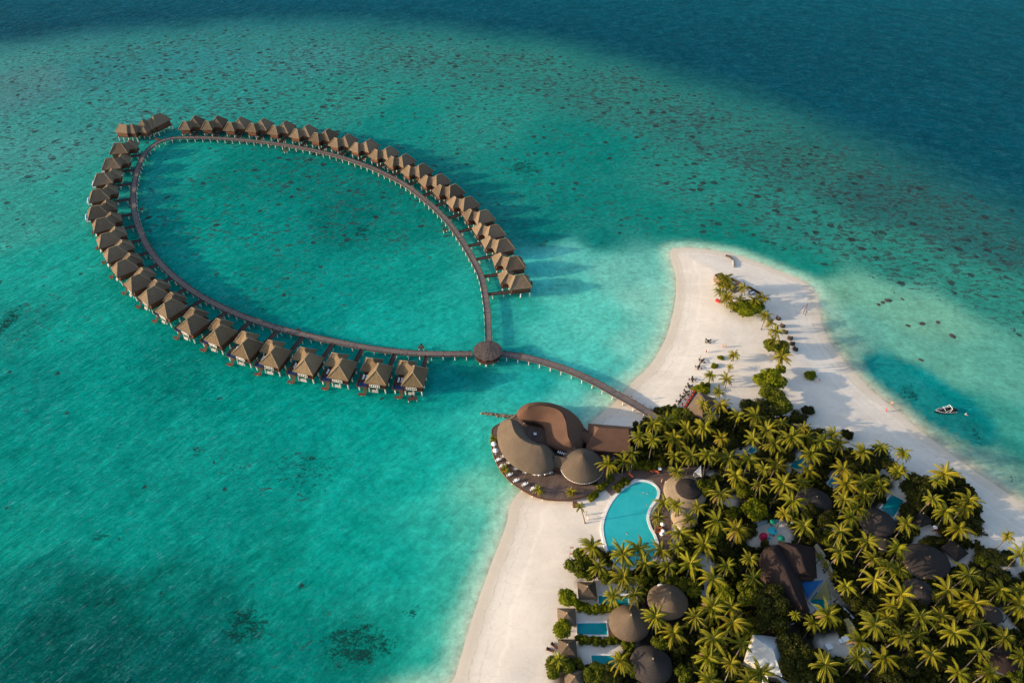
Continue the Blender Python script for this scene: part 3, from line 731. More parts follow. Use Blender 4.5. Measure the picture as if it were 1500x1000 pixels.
def make_villa(g,white_pool=False,net=True,thatch='thatch'):
    """local frame: +y points out to sea, the boardwalk lies at -y; the smaller wing stands at g*x"""
    t=thing('water_villa','x','villa')
    P=2.5; E=4.8
    m=MB(); m.box((0,0,P-.15),(6.2,7.6,.3)); m.build('platform',M['wood_dark'],t)
    m=MB(); m.box((g*3.6,-4.1,P-.14),(5.4,5.4,.3)); m.build('wing_platform',M['wood_dark'],t)
    # walls
    m=MB()
    for (c,d) in (((0,3.3,(P+E)/2),(5.6,.16,E-P)),((0,-3.3,(P+E)/2),(5.6,.16,E-P)),((-2.72,0,(P+E)/2),(.16,6.44,E-P)),((2.72,0,(P+E)/2),(.16,6.44,E-P))): m.box(c,d)
    m.build('main_wall',M['wood_red'],t)
    m=MB(); cx,cy=g*3.8,-4.1
    for (c,d) in (((cx,cy+2.1,(P+E)/2),(4.4,.16,E-P)),((cx,cy-2.1,(P+E)/2),(4.4,.16,E-P)),((cx-2.12,cy,(P+E)/2),(.16,4.04,E-P)),((cx+2.12,cy,(P+E)/2),(.16,4.04,E-P))): m.box(c,d)
    m.build('wing_wall',M['wood_red'],t)
    # window band towards the sea: white frame, four panes
    w=MB()
    for z in (P+.45,P+1.35): w.box((.5,3.93,z),(3.4,.10,.14))
    for k in range(6): w.box((.5-1.65+k*.66,3.93,P+.9),(.14,.10,.78))
    wf=w.build('window',M['white'],t)
    w=MB(); w.box((.5,3.90,P+.9),(3.2,.04,.76)); w.build('pane',M['glass'],wf)
    w=MB(); w.box((.5,3.63,P+.86),(3.5,.48,1.3)); w.build('window_bay',M['wood_red'],t)
    w=MB(); w.box((g*2.83,.6,P+1.1),(.05,2.6,2.0)); w.build('sliding_door',M['glass'],t)
    # roofs
    m=MB(); p,A,B=hip_roof(m,0,0,7.3,8.5,E,E+3.7,3.0,'y'); rf=m.build('main_roof',M[thatch],t)
    cpm=MB()
    for q,r in ((p[0],A),(p[1],A),(p[2],B),(p[3],B)):
        q=Vector(q)+Vector((0,0,.03)); cpm.tube(q,Vector(r)+Vector((0,0,.05)),.13,.17,6)
    cpm.tube((A[0],A[1]-.1,A[2]+.06),(B[0],B[1]+.1,B[2]+.06),.22,.22,6); cpm.build('ridge_cap',M['thatch_cap'],rf)
    m=MB(); p,A,B=hip_roof(m,g*3.8,-4.1,6.1,6.3,E-.12,E+3.0,1.6,'x'); 
    # valley gable that ties the wing into the main roof
    z=E+2.75; a=Vector((g*3.6,-4.1,z)); b=Vector((0,-.9,z))
    d=(b-a).normalized(); s=Vector((-d[1],d[0],0))*2.5
    lo=Vector((0,0,-2.75-.1))
    for sg in(-1,1):
        q=s*sg
        if sg>0: slope_quad(m,a+q+lo,b+q+lo,b,a,5,4,.05)
        else: slope_quad(m,b+q+lo,a+q+lo,a,b,5,4,.05)
    rf2=m.build('wing_roof',M[thatch],t)
    cpm=MB()
    for q,r in ((p[0],A),(p[1],B),(p[2],B),(p[3],A)):
        cpm.tube(Vector(q)+Vector((0,0,.03)),Vector(r)+Vector((0,0,.05)),.12,.16,6)
    cpm.tube(A,B,.2,.2,6); cpm.build('ridge_cap',M['thatch_cap'],rf2)
    # sun deck with plunge pool on the wing side
    m=MB(); m.box((g*5.0,1.1,P-.32),(3.7,5.6,.25)); m.build('sun_deck',M['wood_red'],t)
    m=MB()
    if white_pool:
        m.box((g*3.4,5.9,P-.55),(4.6,.3,1.5)); m.box((g*3.4,3.9,P-.55),(4.6,.3,1.5)); m.box((g*5.6,4.9,P-.55),(.3,1.7,1.5)); m.box((g*1.2,4.9,P-.55),(.3,1.7,1.5)); m.box((g*3.4,4.9,P-1.15),(4.1,1.7,.2))
        po=m.build('plunge_pool',M['white'],t); m=MB(); m.box((g*3.4,4.9,P-.45),(4.1,1.7,.9)); m.build('pool_water',M['pool'],po)
    else:
        for c,d in (((g*5.05,3.9,P-.12),(3.4,.16,.3)),((g*5.05,1.9,P-.12),(3.4,.16,.3)),((g*6.67,2.9,P-.12),(.16,1.84,.3)),((g*3.43,2.9,P-.12),(.16,1.84,.3))): m.box(c,d)
        po=m.build('plunge_pool',M['wood_dark'],t); m=MB(); m.box((g*5.05,2.9,P-.2),(3.1,1.84,.3)); m.build('pool_water',M['pool_navy'],po)
    m=MB()
    for y in (-1.6,.2,2.0,3.8): m.box((g*6.78,y,P+.32),(.1,.1,.95))
    m.box((g*6.78,1.1,P+.78),(.08,5.5,.08)); m.box((g*6.78,1.1,P+.35),(.05,5.5,.4)); m.build('railing',M['wood_red'],t)
    # stair to the sea with a low landing
    m=MB()
    for k in range(6): m.box((g*3.9,4.1+k*.22,P-.45-k*.28),(1.2,.26,.10))
    m.box((g*4.7,5.5,P-1.95),(2.4,1.0,.16)); m.build('sea_stair',M['wood_red'],t)
    m=MB(); m.tube((g*4.9,5.6,-1.2),(g*4.9,5.6,P-2.0),.2,.18,7); m.build('pile',M['conc'],t)
    if net:
        m=MB(); m.box((.6,4.25,P-1.15),(2.0,.95,.06),0,-.9); m.build('hammock_net',M['net'],t)
    # piles
    for (x,y) in ((-2.7,3.5),(0,3.5),(2.7,3.5),(-2.7,0),(2.7,0),(-2.7,-3.5),(.2,-3.5),(g*5.7,-1.6),(g*6.2,3.3),(g*5.9,-6.2),(g*2.0,-6.2),(g*5.9,-4)):
        m=MB(); m.tube((x,y,-1.2),(x,y,P-.3),.25,.23,8); m.build('pile',M['conc'],t)
    return t
# apex survey (middle of the main ridge), from the spa hut round to the last villa by the hub
TOP_PX=[(284,171),(317,171),(351,173),(384,175),(417,179),(449,184),(479,190),(508,198),(539,205.5),(568,216),(592,227),(617,241),(643,256),(663.5,271),(685,289),(708,308.5),(723,330),(736.5,350),(752,376),(761,403)]
LOW_PX=[(172,210),(160,232),(147,254),(141,278),(139,302),(147,320),(154,342),(165,362),(178,382),(198,404),(220.5,422),(246,441),(279,464),(319,480),(359,499),(400,511.5),(449,522),(499,530),(553,537),(606,540.5)]
loop_np=np.array(loop_c)
def villa_at(px,py):
    c=at(px,py,8.5); d=np.hypot(loop_np[:,0]-c[0],loop_np[:,1]-c[1]); i=int(d.argmin())
    q=loop_np[i]; v=Vector((c[0]-q[0],c[1]-q[1])); return c,v,Vector(q)
protoA=make_villa(-1,False,False); protoB=make_villa(1,False,True); protoW=make_villa(1,True,False); protoN=make_villa(1,False,True,'thatch_warm')
first={'A':True,'B':True,'W':True,'N':True}
villa_rows=[]; pending=[]
def place_villas(pxs,kind_of,label_of,group):
    data=[villa_at(*p) for p in pxs]
    for i,(c,v,q) in enumerate(data):
        # smooth the heading over the neighbours
        vv=Vector((0,0))
        for k in (-1,0,1):
            j=min(max(i+k,0),len(data)-1); vv+=data[j][1].normalized()
        a=math.atan2(vv[1],vv[0])-PI/2
        kd=kind_of(i); pr={'A':protoA,'B':protoB,'W':protoW,'N':protoN}[kd]
        g=-1 if kd=='A' else 1
        if first[kd]: o=pr; first[kd]=False; o.location=(c[0],c[1],0); o.rotation_euler=(0,0,a)
        else: o=copy_thing(pr,(c[0],c[1],0),a)
        tag(o,label_of(i),'villa',group)
        pending.append((o,v.length,g))
        villa_rows.append((o,c,a,g,kd))
def lab_top(i):
    n=i+1
    if n<=10: return f'{ORD[n]} thatched water villa from the spa hut along the far arc'
    return f'{ORD[21-n]} thatched water villa from the beach end of the outer right arc' if n<20 else 'thatched water villa ending the outer right arc nearest the beach'
def lab_low(i):
    n=i+1
    if n==1: return 'first thatched water villa below the spa hut on the near arc'
    if n in (2,3,4,5): return f'{ORD[n]} water villa from the spa hut along the near arc, white plunge pool outside'
    if n<=10: return f'{ORD[n]} thatched water villa from the spa hut along the near arc'
    if n<20: return f'{ORD[21-n]} water villa along the near arc counted from the hub end' + (', tan thatch' if n>=14 else '')
    return 'tan thatched water villa ending the near arc, nearest the round pavilion'
place_villas(TOP_PX,lambda i:'A',lab_top,'thatched villas along the far arc')
place_villas(LOW_PX,lambda i:'W' if 1<=i<=4 else 'N' if i>=13 else 'B',lab_low,'thatched villas along the near arc')

for o,dist,g in pending:
    # gangway from the boardwalk, each its own length
    L0=-3.8; L1=-dist+1.1; x=-g*1.2
    m=MB(); m.box((x,(L0+L1)/2,DZ-.22),(1.5,abs(L1-L0)+.2,.2)); m.box((x-.72,(L0+L1)/2,DZ+.0),(.08,abs(L1-L0),.3)); m.box((x+.72,(L0+L1)/2,DZ+.0),(.08,abs(L1-L0),.3))
    gw=m.build('gangway',M['wood_walk'],o)
    n=max(1,int(abs(L1-L0)/3.0))
    for k in range(n):
        y=L0+(L1-L0)*(k+.6)/n
        m=MB(); 
        m.tube((x-.55,y,-1.2),(x-.55,y,DZ-.3),.17,.16,6); m.tube((x+.55,y,-1.2),(x+.55,y,DZ-.3),.17,.16,6); m.tube((x-.75,y,DZ-.42),(x+.75,y,DZ-.42),.1,.1,5)
        m.build('pile_pair',M['conc'],gw)

# loungers on the sun decks nearest the camera
def make_lounger(name='sun_lounger',fr='wood_dark',cu='white_cloth'):
    t=thing(name,'x','sun lounger')
    m=MB(); m.box((0,0,.25),(.7,1.95,.08))
    for x in(-.3,.3):
        for y in(-.85,.85): m.box((x,y,.11),(.07,.07,.21))
    m.build('frame',M[fr],t)
    m=MB(); m.box((0,-.28,.35),(.64,1.3,.11)); m.box((0,.62,.52),(.64,.75,.11),0,.55); m.build('cushion',M[cu],t)
    return t
lproto=make_lounger(); lfirst=True
near=[r for r in villa_rows if r[4]=='N'][-8:]
for k,(o,c,a,g,kd) in enumerate(near):
    for s,(lx,ly) in enumerate(((4.5,-.1),(5.6,-.1))):
        p=Matrix.Rotation(a,4,'Z')@Vector((g*lx,ly,2.32))+Vector((c[0],c[1],0))
        if lfirst: l=lproto; lfirst=False; l.location=p; l.rotation_euler=(0,0,a+PI)
        else: l=copy_thing(lproto,p,a+PI)
        n=len(near)-k
        w='' if n==1 else ORD[n]+' '
        tag(l,f"white sun lounger {'beside the bedroom' if s==0 else 'by the railing'}, deck of the {w}villa from the hub end".replace('the villa from the hub end','the villa at the hub end'),'sun lounger','loungers on the villa sun decks')

# ---- spa: a cluster of hipped roofs at the far end of the loop
spx=[(183,190,8.0,'x',4.5,7.5,6.8,3.0),(196,190,8.2,'x',.8,6.8,7.0,3.3),(213,185,8.8,'y',.8,8.0,8.0,3.8),(213,191,7.0,'y',.5,4.6,4.6,2.4),(224,183,8.4,'y',2.0,6.5,7.5,3.5),(233,178,9.4,'y',4.5,7.0,10.5,4.0)]
b0=at(210,196,3)
spa=thing('spa_hut','dark timber over-water spa with a chain of joined hipped thatched roofs','spa building',(b0[0],b0[1],0))
sa=R(-14)
for k,(px,py,zr,al,rl,wx,wy,hh) in enumerate(spx):
    c=at(px,py,zr-hh)-Vector((b0[0],b0[1],0)); ze=zr-hh-.013*k
    m=MB(); hip_roof(m,0,0,wx,wy,ze,zr,rl,al); o=m.build('roof',M['thatch'],spa); o.location=(c[0],c[1],0); o.rotation_euler=(0,0,sa if k<4 else R(-28))
    m=MB(); m.box((0,0,(2.6+ze)/2-.1),(wx*.82,wy*.82,ze-2.6)); o2=m.build('wall',M['wood_red'],spa); o2.location=o.location; o2.rotation_euler=o.rotation_euler
    m=MB(); m.box((0,0,2.5-.011*k),(wx*.95,wy*.95,.25)); o3=m.build('platform',M['wood_dark'],spa); o3.location=o.location; o3.rotation_euler=o.rotation_euler
    if k!=3:
        for x in(-.4,0,.4):
            for y in(-.42,.42):
                m=MB(); m.tube((wx*x,wy*y,-1.2),(wx*x,wy*y,2.45),.25,.23,7); q=m.build('pile',M['conc'],spa); q.location=o.location; q.rotation_euler=o.rotation_euler
a=at(229,203,DZ); b=at(238,207.5,DZ)
m=MB(); d=(b-a); m.box(tuple((a+b)/2-Vector((b0[0],b0[1],.2))),(d.length+1,1.6,.2),math.atan2(d[1],d[0])); m.build('gangway',M['wood_red'],spa)

# ---- small swim platforms hung off the boardwalk
def swim_stage(px,py,label,rz,L=2.2,mat='wood_walk',z=1.3):
    p=at(px,py,z); t=thing('swim_platform',label,'platform',(p[0],p[1],0),rz,'swim platforms off the boardwalk')
    m=MB(); m.box((0,0,z),(L,1.5,.16)); m.build('stage',M[mat],t)
    for x in(-L*.42,L*.42):
        m=MB(); m.tube((x,0,-1.2),(x,0,z-.06),.15,.14,6); m.build('pile',M['conc'],t)
    m=MB(); m.box((0,.9,z+.5),(.7,.1,1.6),0,.45); m.build('ladder',M[mat],t)
swim_stage(617,508.5,'small mossy swim platform off the boardwalk near the round pavilion',0,2.0)
swim_stage(436,485,'small dark swim platform off the boardwalk midway along the near arc',R(-15),1.8)
swim_stage(207,306.5,'small dark swim platform off the inner left bend of the boardwalk',R(-60),2.0)
swim_stage(652,337,'small wooden swim platform inside the right bend of the boardwalk',R(40),2.0)
swim_stage(418,221,'small reddish swim platform below the boardwalk of the far arc',R(-6),1.6,'wood_red')
swim_stage(604,583.5,'grey swim platform on tall piles off the last near villa',R(8),3.2,'wood_walk',1.6)
# ------------------------------------------------------------------ buildings on the island
def ring_roof(name,mat,parent,eave,ridge,rows=8,p=1.0,thick=.3,jit=.04,bottom=True,off=Vector((0,0,0)),closed=True):
    """roof skin from a loop of eave points up to matching ridge points; p<1 swells, p>1 hollows"""
    n=len(eave); m=MB()
    for r in range(rows+1):
        f=r/rows; g=f**p
        for e,d in zip(eave,ridge):
            j=random.uniform(-jit,jit) if r<rows else 0
            if r==0: j=j*1.6; e=(e[0]+random.uniform(-jit,jit)*1.5,e[1]+random.uniform(-jit,jit)*1.5,e[2])
            m.v.append((e[0]+(d[0]-e[0])*f-off[0],e[1]+(d[1]-e[1])*f-off[1],e[2]+(d[2]-e[2])*g+j-off[2]))
    for r in range(rows):
        for i in range(n if closed else n-1):
            a=r*n+i; b=r*n+(i+1)%n; m.f.append((a,b,b+n,a+n)); m.m.append(0)
    k=len(m.v)
    for e in eave: m.v.append((e[0]-off[0],e[1]-off[1],e[2]-thick-off[2]))
    for i in range(n if closed else n-1):
        j=(i+1)%n; m.f.append((i,k+i,k+j,j)); m.m.append(0)
    o=m.build(name,mat,parent,True)
    try:
        bm=bmesh.new(); bm.from_mesh(o.data); bmesh.ops.remove_doubles(bm,verts=bm.verts,dist=.002); bmesh.ops.recalc_face_normals(bm,faces=bm.faces); bm.to_mesh(o.data); bm.free()
    except Exception as e: print(e)
    return o
def dens(pts,n):
    """resample a closed list of n-tuples evenly by index"""
    return smooth_closed(pts,n)
def C6(x,y): return (700+x/6.25,580+y/6.25)
ZD=1.9; ZE=4.6
rc=at(790,670,0)
rest=thing('restaurant','waterfront restaurant under two swirling comma shaped roofs on a timber deck','restaurant',(rc[0],rc[1],0))
OFF=Vector((rc[0],rc[1],0))
def W(lst,z): return [tuple(at(*C6(x,y),z)) for x,y in lst]
# deck
DK=[(135,300),(128,400),(133,480),(165,590),(220,690),(300,780),(400,850),(500,905),(600,938),(700,950),(820,948),(920,930),(1010,905),(1075,870),(1150,800),(1190,740),(1185,600),(1250,520),(1250,470),(980,300),(900,190),(800,118),(700,85),(600,72),(500,75),(420,100),(370,140),(340,190),(260,225),(200,250)]
dkp=[tuple(p) for p in smooth_closed([(q[0]-OFF[0],q[1]-OFF[1]) for q in W(DK,ZD)],4)]
m=MB(); m.prism(dkp,ZD-.35,ZD); m.build('deck',M['deck'],rest)
m=MB()
n=len(dkp)
for i in range(n):
    a=dkp[i]; b=dkp[(i+1)%n]; m.tube((a[0],a[1],ZD-.16),(b[0],b[1],ZD-.16),.26,.26,5,False)
m.build('deck_fascia',M['wood_red'],rest)
for i in range(0,n,4):
    a=dkp[i]; m=MB(); m.tube((a[0]*.95,a[1]*.95,-1.2),(a[0]*.95,a[1]*.95,ZD-.3),.25,.25,7); m.build('pile',M['conc'],rest)
# left thatched comma: (eave, ridge) pairs round the loop
ZRL=9.3
LP=[((232,222),(300,218)),((205,245),(303,222)),((182,300),(308,235)),((178,360),(316,270)),((186,430),(330,312)),((212,500),(352,348)),((262,575),(385,382)),((335,640),(420,405)),((425,686),(460,426)),((520,708),(500,440)),((600,707),(540,450)),((660,688),(570,456)),((700,650),(577,456)),
    ((712,600),(577,456)),((705,540),(577,456)),((670,490),(577,456)),((620,452),(570,455)),((560,440),(545,450)),((510,415),(500,440)),((465,380),(455,424)),((440,340),(420,405)),((425,300),(385,380)),((400,262),(350,345)),((370,235),(325,300)),((330,216),(308,240)),((280,212),(302,222))]
ev=dens([(*W([a],ZE)[0],) for a,b in LP],3); rg=dens([(*W([b],ZRL)[0],) for a,b in LP],3)
M['thatch_rest']=mat_thatch('brown restaurant thatch',(.145,.107,.077),(.095,.072,.054),2.4)
ring_roof('thatched_roof',M['thatch_rest'],rest,ev,rg,9,.82,.35,.05,off=OFF)
def wall_ring(ev,rg,f,name,mat,z0,z1):
    m=MB(); n=len(ev)
    for e,d in zip(ev,rg):
        x=e[0]+(d[0]-e[0])*f-OFF[0]; y=e[1]+(d[1]-e[1])*f-OFF[1]; m.v+= [(x,y,z0),(x,y,z1)]
    for i in range(n):
        j=(i+1)%n; m.f.append((2*i,2*j,2*j+1,2*i+1)); m.m.append(0)
    return m.build(name,mat,rest)
wall_ring(ev,rg,.22,'wall',M['wood_dark'],ZD,ZE+.6)
# right shingled comma
ZRR=8.6
RP=[((356,165),(470,92)),((372,122),(480,90)),((425,80),(500,86)),((500,58),(540,82)),((600,54),(610,84)),((700,70),(690,100)),((800,108),(755,135)),((880,160),(790,175)),((940,228),(806,215)),((975,300),(812,262)),((978,370),(820,320)),((960,450),(832,365)),((920,505),(840,397)),
    ((860,525),(842,400)),((800,512),(840,400)),((740,492),(832,390)),((680,465),(822,350)),((632,430),(815,300)),((620,370),(808,250)),((618,310),(795,205)),((590,262),(765,150)),((540,240),(700,108)),((480,234),(600,88)),((430,225),(520,86)),((385,205),(480,90)),((362,185),(472,92))]
ev2=dens([(*W([a],ZE-.05)[0],) for a,b in RP],3); rg2=dens([(*W([b],ZRR)[0],) for a,b in RP],3)
ring_roof('shingle_roof',M['shingle'],rest,ev2,rg2,9,.85,.35,.02,off=OFF)
wall_ring(ev2,rg2,.2,'wall',M['wood_dark'],ZD,ZE+.6)
# bell roof
ap=at(*C6(962,542),9.0); r=6.3
M['thatch_bell']=mat_thatch('umber bell thatch',(.125,.093,.067),(.083,.063,.048),2.4)
ec=[(ap[0]+r*math.cos(2*PI*i/48),ap[1]+r*math.sin(2*PI*i/48),4.4) for i in range(48)]
ring_roof('bell_roof',M['thatch_bell'],rest,ec,[(ap[0]+.12*math.cos(2*PI*i/48),ap[1]+.12*math.sin(2*PI*i/48),9.0) for i in range(48)],10,.78,.3,.04,off=OFF)
wall_ring([(x,y,z) for x,y,z in ec],[tuple(ap)]*48,.14,'wall',M['wood_dark'],ZD,4.8)
m=MB()
for i in range(26):
    a=PI+.15+i*.112; m.box((ap[0]-OFF[0]+r*1.0*math.cos(a),ap[1]-OFF[1]+r*1.0*math.sin(a),4.2),(.08,.55,.16),a)
m.build('eave_trim',M['white'],rest)
# small pyramid, ties, long hipped hall
def px_hip(name,mat,eave,ridge,ze,zr,walls=.12,wm='wood_dark',root=None,off=OFF,zf=ZD,trim=True):
    e=W(eave,ze) ; d=W(ridge,zr)
    ee=[]; dd=[]; n=len(e)
    for i in range(n):
        for k in range(6):
            f=k/6; j=(i+1)%n
            ee.append(tuple(Vector(e[i]).lerp(Vector(e[j]),f))); dd.append(tuple(Vector(d[i]).lerp(Vector(d[j]),f)))
    o=ring_roof(name,mat,root or rest,ee,dd,5,1.0,.3,.02,off=off)
    o.data.polygons.foreach_set('use_smooth',[False]*len(o.data.polygons))
    m=MB(); 
    for a,b in zip(ee,dd):
        x=a[0]+(b[0]-a[0])*walls-off[0]; y=a[1]+(b[1]-a[1])*walls-off[1]; m.v+=[(x,y,zf),(x,y,ze+.3)]
    n=len(ee)
    for i in range(n): j=(i+1)%n; m.f.append((2*i,2*j,2*j+1,2*i+1)); m.m.append(0)
    m.build('wall',M[wm],root or rest)
    return o
px_hip('pyramid_roof',M['thatch_rest'],[(808,505),(912,520),(925,440),(840,420)],[(850,402)]*4,5.3,7.6)
px_hip('link_roof',M['thatch_bell'],[(690,640),(800,660),(830,600),(690,560)],[(700,540),(830,572),(830,572),(700,540)],4.5,6.4)
px_hip('link_roof',M['shingle'],[(930,400),(1040,440),(1050,330),(930,318)],[(935,330),(1045,345),(1045,345),(935,330)],5.0,6.2)
px_hip('hall_roof',M['shingle'],[(988,497),(1400,512),(1400,280),(1012,250)],[(1105,288),(1380,305),(1380,305),(1105,288)],4.7,7.6)
# white window strip between the roofs
m=MB(); a=W([(735,512)],4.9)[0]; b=W([(805,535)],4.9)[0]; d=Vector(b)-Vector(a)
for k in range(5):
    p=Vector(a).lerp(Vector(b),k/4)-OFF; m.box(tuple(p),(.22,.7,.5),math.atan2(d[1],d[0]))
m.build('skylight',M['white'],rest)

# ---- furniture on the restaurant deck
def make_table(name='dining_table',top='white_cloth',leg='wood_dark',r=.52,label='x',square=True):
    t=thing(name,label,'table')
    m=MB()
    if square: m.box((0,0,.74),(r*1.7,r*1.7,.06)); m.box((0,0,.62),(r*1.72,r*1.72,.2))
    else: m.prism([(r*math.cos(2*PI*i/14),r*math.sin(2*PI*i/14)) for i in range(14)],.69,.76)
    m.build('tabletop',M[top],t)
    m=MB(); m.tube((0,0,0),(0,0,.7),.06,.06,6); m.build('pedestal',M[leg],t)
    m=MB(); m.prism([(.3*math.cos(2*PI*i/10),.3*math.sin(2*PI*i/10)) for i in range(10)],0,.05); m.build('base',M[leg],t)
    return t
def make_chair(mat,name='chair',label='x',s=1.0):
    t=thing(name,label,'chair')
    m=MB(); m.box((0,0,.45*s),(.5*s,.5*s,.07)); m.build('seat',M[mat],t)
    m=MB(); m.box((0,.24*s,.72*s),(.5*s,.06,.5*s),0,-.15); m.build('backrest',M[mat],t)
    for x in(-.21,.21):
        for y in(-.21,.21):
            m=MB(); m.box((x*s,y*s,.21*s),(.05,.05,.43*s)); m.build('leg',M[mat],t)
    return t
class Proto:
    def __init__(s,mk): s.o=mk(); s.first=True
    def put(s,loc,rz,label,group=None):
        if s.first: o=s.o; s.first=False; o.location=loc; o.rotation_euler=(0,0,rz)
        else: o=copy_thing(s.o,loc,rz)
        o['label']=label
        if group: o['group']=group
        return o
P_wtable=Proto(lambda:make_table()); P_wchair=Proto(lambda:make_chair('white','dining_chair',s=.8)); P_par=None
def make_parasol(top,r=1.35,name='parasol',h=2.3,rm='white'):
    t=thing(name,'x','parasol'); n=10; m=MB()
    for i in range(n): m.v.append((r*math.cos(2*PI*i/n),r*math.sin(2*PI*i/n),h-.45))
    for i in range(n): m.v.append((r*.5*math.cos(2*PI*i/n),r*.5*math.sin(2*PI*i/n),h-.15))
    m.v.append((0,0,h)); k=len(m.v)
    for i in range(n):
        j=(i+1)%n; m.f+=[(i,j,n+j,n+i),(n+i,n+j,2*n)]; m.m+=[0,0]
    m.build('canopy',M[top],t)
    m=MB(); m.tube((0,0,0),(0,0,h-.02),.04,.04,6); m.build('pole',M[rm],t)
    m=MB(); m.prism([(.35*math.cos(2*PI*i/10),.35*math.sin(2*PI*i/10)) for i in range(10)],0,.09); m.build('base',M['stone'],t)
    return t
P_rug=Proto(lambda:make_parasol('white_cloth',.85))
where=['at the seaward tip of','second from the seaward tip along','third from the seaward tip along','fourth from the seaward tip along','near the middle of','fourth from the beach end along','third from the beach end along','next to the potted palms on']
for k,(x,y) in enumerate([(147,472),(162,532),(187,590),(222,646),(290,727),(350,780),(430,815),(505,855)]):
    p=at(*C6(x,y),ZD)
    if k in(0,1): P_rug.put(p,0,f'white parasol {"nearest the seaward tip" if k==0 else "second from the seaward tip"} of the restaurant deck rim','white parasols on the deck rim')
    else:
        P_wtable.put(p,.5,f'white table {where[k]} the curved restaurant deck rim','white tables along the deck rim')
        q=p+Vector((.62,.36,0)); P_wchair.put(q,-1.1,f'white chair, inner side of the table {where[k]} the deck rim','white chairs along the deck rim')
        q=p+Vector((-.62,-.3,0)); P_wchair.put(q,2.0,f'white chair, water side of the table {where[k]} the deck rim','white chairs along the deck rim')
ev_pos=['by the lagoon end of','second from the lagoon end under','third from the lagoon end under','at the middle of','fifth from the lagoon end under','sixth from the lagoon end under','seventh from the lagoon end under','next to the bell roof under']
for k,(x,y) in enumerate([(238,560),(290,617),(352,673),(440,703),(525,722),(558,727),(612,718),(657,707)]):
    p=at(*C6(x,y),ZD); P_wtable.put(p,.2+.1*k,f'white dining table {ev_pos[k]} the thatched comma roof eave','white tables under the thatched eave')
    for s in (-1,1): P_wchair.put(p+Vector((s*.66,.1,0)),-s*1.4,f'white eave chair, {"lagoon" if s<0 else "beach"} side of the table {ev_pos[k].rsplit(" ",1)[0] if k not in (0,7) else ("by the lagoon end" if k==0 else "next to the bell roof")}','white chairs under the thatched eave')
for k,(x,y) in enumerate([(430,252),(500,258),(580,262),(524,358)]):
    p=at(*C6(x,y),ZD); P_wtable.put(p,.1,['white table in the courtyard beside the pointed roof tip','white table under the middle of the courtyard eave','white table at the shingle roof corner of the courtyard','single white table in the middle of the dark courtyard'][k],'white tables in the restaurant courtyard')
# ------------------------------------------------------------------ huts, pools and yards on the island
EXCL=[]          # (x, y, radius) kept free of undergrowth
def bell_hut(px,py,rpx,zr,label,mat='thatch_tan',cat='thatched hut',group=None,ze=3.4,sq=.92,rot=0.0,crescent=False,p=.85,name='round_hut'):
    """round thatched hut; px,py is its peak"""
    a=at(px,py,zr); g=ground_z(a[0],a[1]); r=rpx/scale_at(py,ze)
    t=thing(name,label,cat,(a[0],a[1],g),rot,group); N=40; off=Vector((0,0,g))
    def el(f,dx=0): return [(dx+r*f*math.cos(2*PI*i/N),r*f*sq*math.sin(2*PI*i/N)) for i in range(N)]
    ec=[(x,y,ze) for x,y in el(1)]
    if crescent:
        # the roof winds up: outer lap, then a steeper inner cone set off centre
        mid=[(x,y,ze+(zr-ze)*.55) for x,y in el(.50,r*.12)]
        ring_roof('roof',M['thatch_sunlit'],t,ec,mid,6,.8,.3,.04,off=off)
        lo=[(x,y,ze+(zr-ze)*.50) for x,y in el(.62,r*.14)]
        ring_roof('upper_roof',M['thatch_shaded'],t,lo,[(r*.12+.05*math.cos(2*PI*i/N),.05*math.sin(2*PI*i/N),zr) for i in range(N)],6,.8,.2,.03,off=off)  # the cone's shade is put into its dark colour
    else:
        rf=ring_roof('roof',M[mat],t,ec,[(.08*math.cos(2*PI*i/N),.08*math.sin(2*PI*i/N),zr) for i in range(N)],8,p,.3,.05,off=off)
        m=MB(); m.tube((0,0,zr-.35-g),(0,0,zr+.35-g),.32,.10,8); m.build('finial',M['thatch_cap'],rf)
    m=MB(); 
    for i,(x,y) in enumerate(el(.82)): m.v+=[(x,y,-.2),(x,y,ze+.2-g)]
    for i in range(N): j=(i+1)%N; m.f.append((2*i,2*j,2*j+1,2*i+1)); m.m.append(0)
    m.build('wall',M['plaster'],t)
    m=MB(); m.box((-r*.83,0,1.05),(.12,1.6,2.1)); m.build('door',M['wood_red'],t)
    EXCL.append((a[0],a[1],r*.95)); return t
def square_hut(px,py,wpx,label,mat='thatch_tan',rot=0.0,zr=4.7,ze=2.5,group=None,name='square_hut'):
    a=at(px,py,zr); g=ground_z(a[0],a[1]); w=wpx/scale_at(py,ze)
    t=thing(name,label,'thatched hut',(a[0],a[1],g),rot,group)
    m=MB(); p,A,B=hip_roof(m,0,0,w,w*.98,ze-g,zr-g,.15); rf=m.build('roof',M[mat],t)
    m=MB(); m.tube((0,0,zr-.25-g),(0,0,zr+.2-g),.25,.1,8); m.build('finial',M['thatch_cap'],rf)
    for x in(-1,1):
        for y in(-1,1):
            m=MB(); m.tube((x*w*.42,y*w*.41,-.2),(x*w*.42,y*w*.41,ze-g+.1),.11,.11,7); m.build('post',M['wood_dark'],t)
    m=MB(); m.box((0,0,.45),(w*.62,w*.62,.3)); m.build('daybed',M['white_cloth'],t)
    EXCL.append((a[0],a[1],w*.62)); return t
square_hut(861,858,27,'square thatched beach pavilion highest of the four, below the big shrub by the infinity pool',group='square beach pavilions along the white beach')
square_hut(831,897,27,'square thatched beach pavilion between two rounded hedges, second from the infinity pool',group='square beach pavilions along the white beach')
square_hut(832,943,27,'square thatched beach pavilion with two brown loungers on the sand beside it',group='square beach pavilions along the white beach')
square_hut(842,990,28,'square thatched beach pavilion cut by the bottom edge beside the white beach',group='square beach pavilions along the white beach')
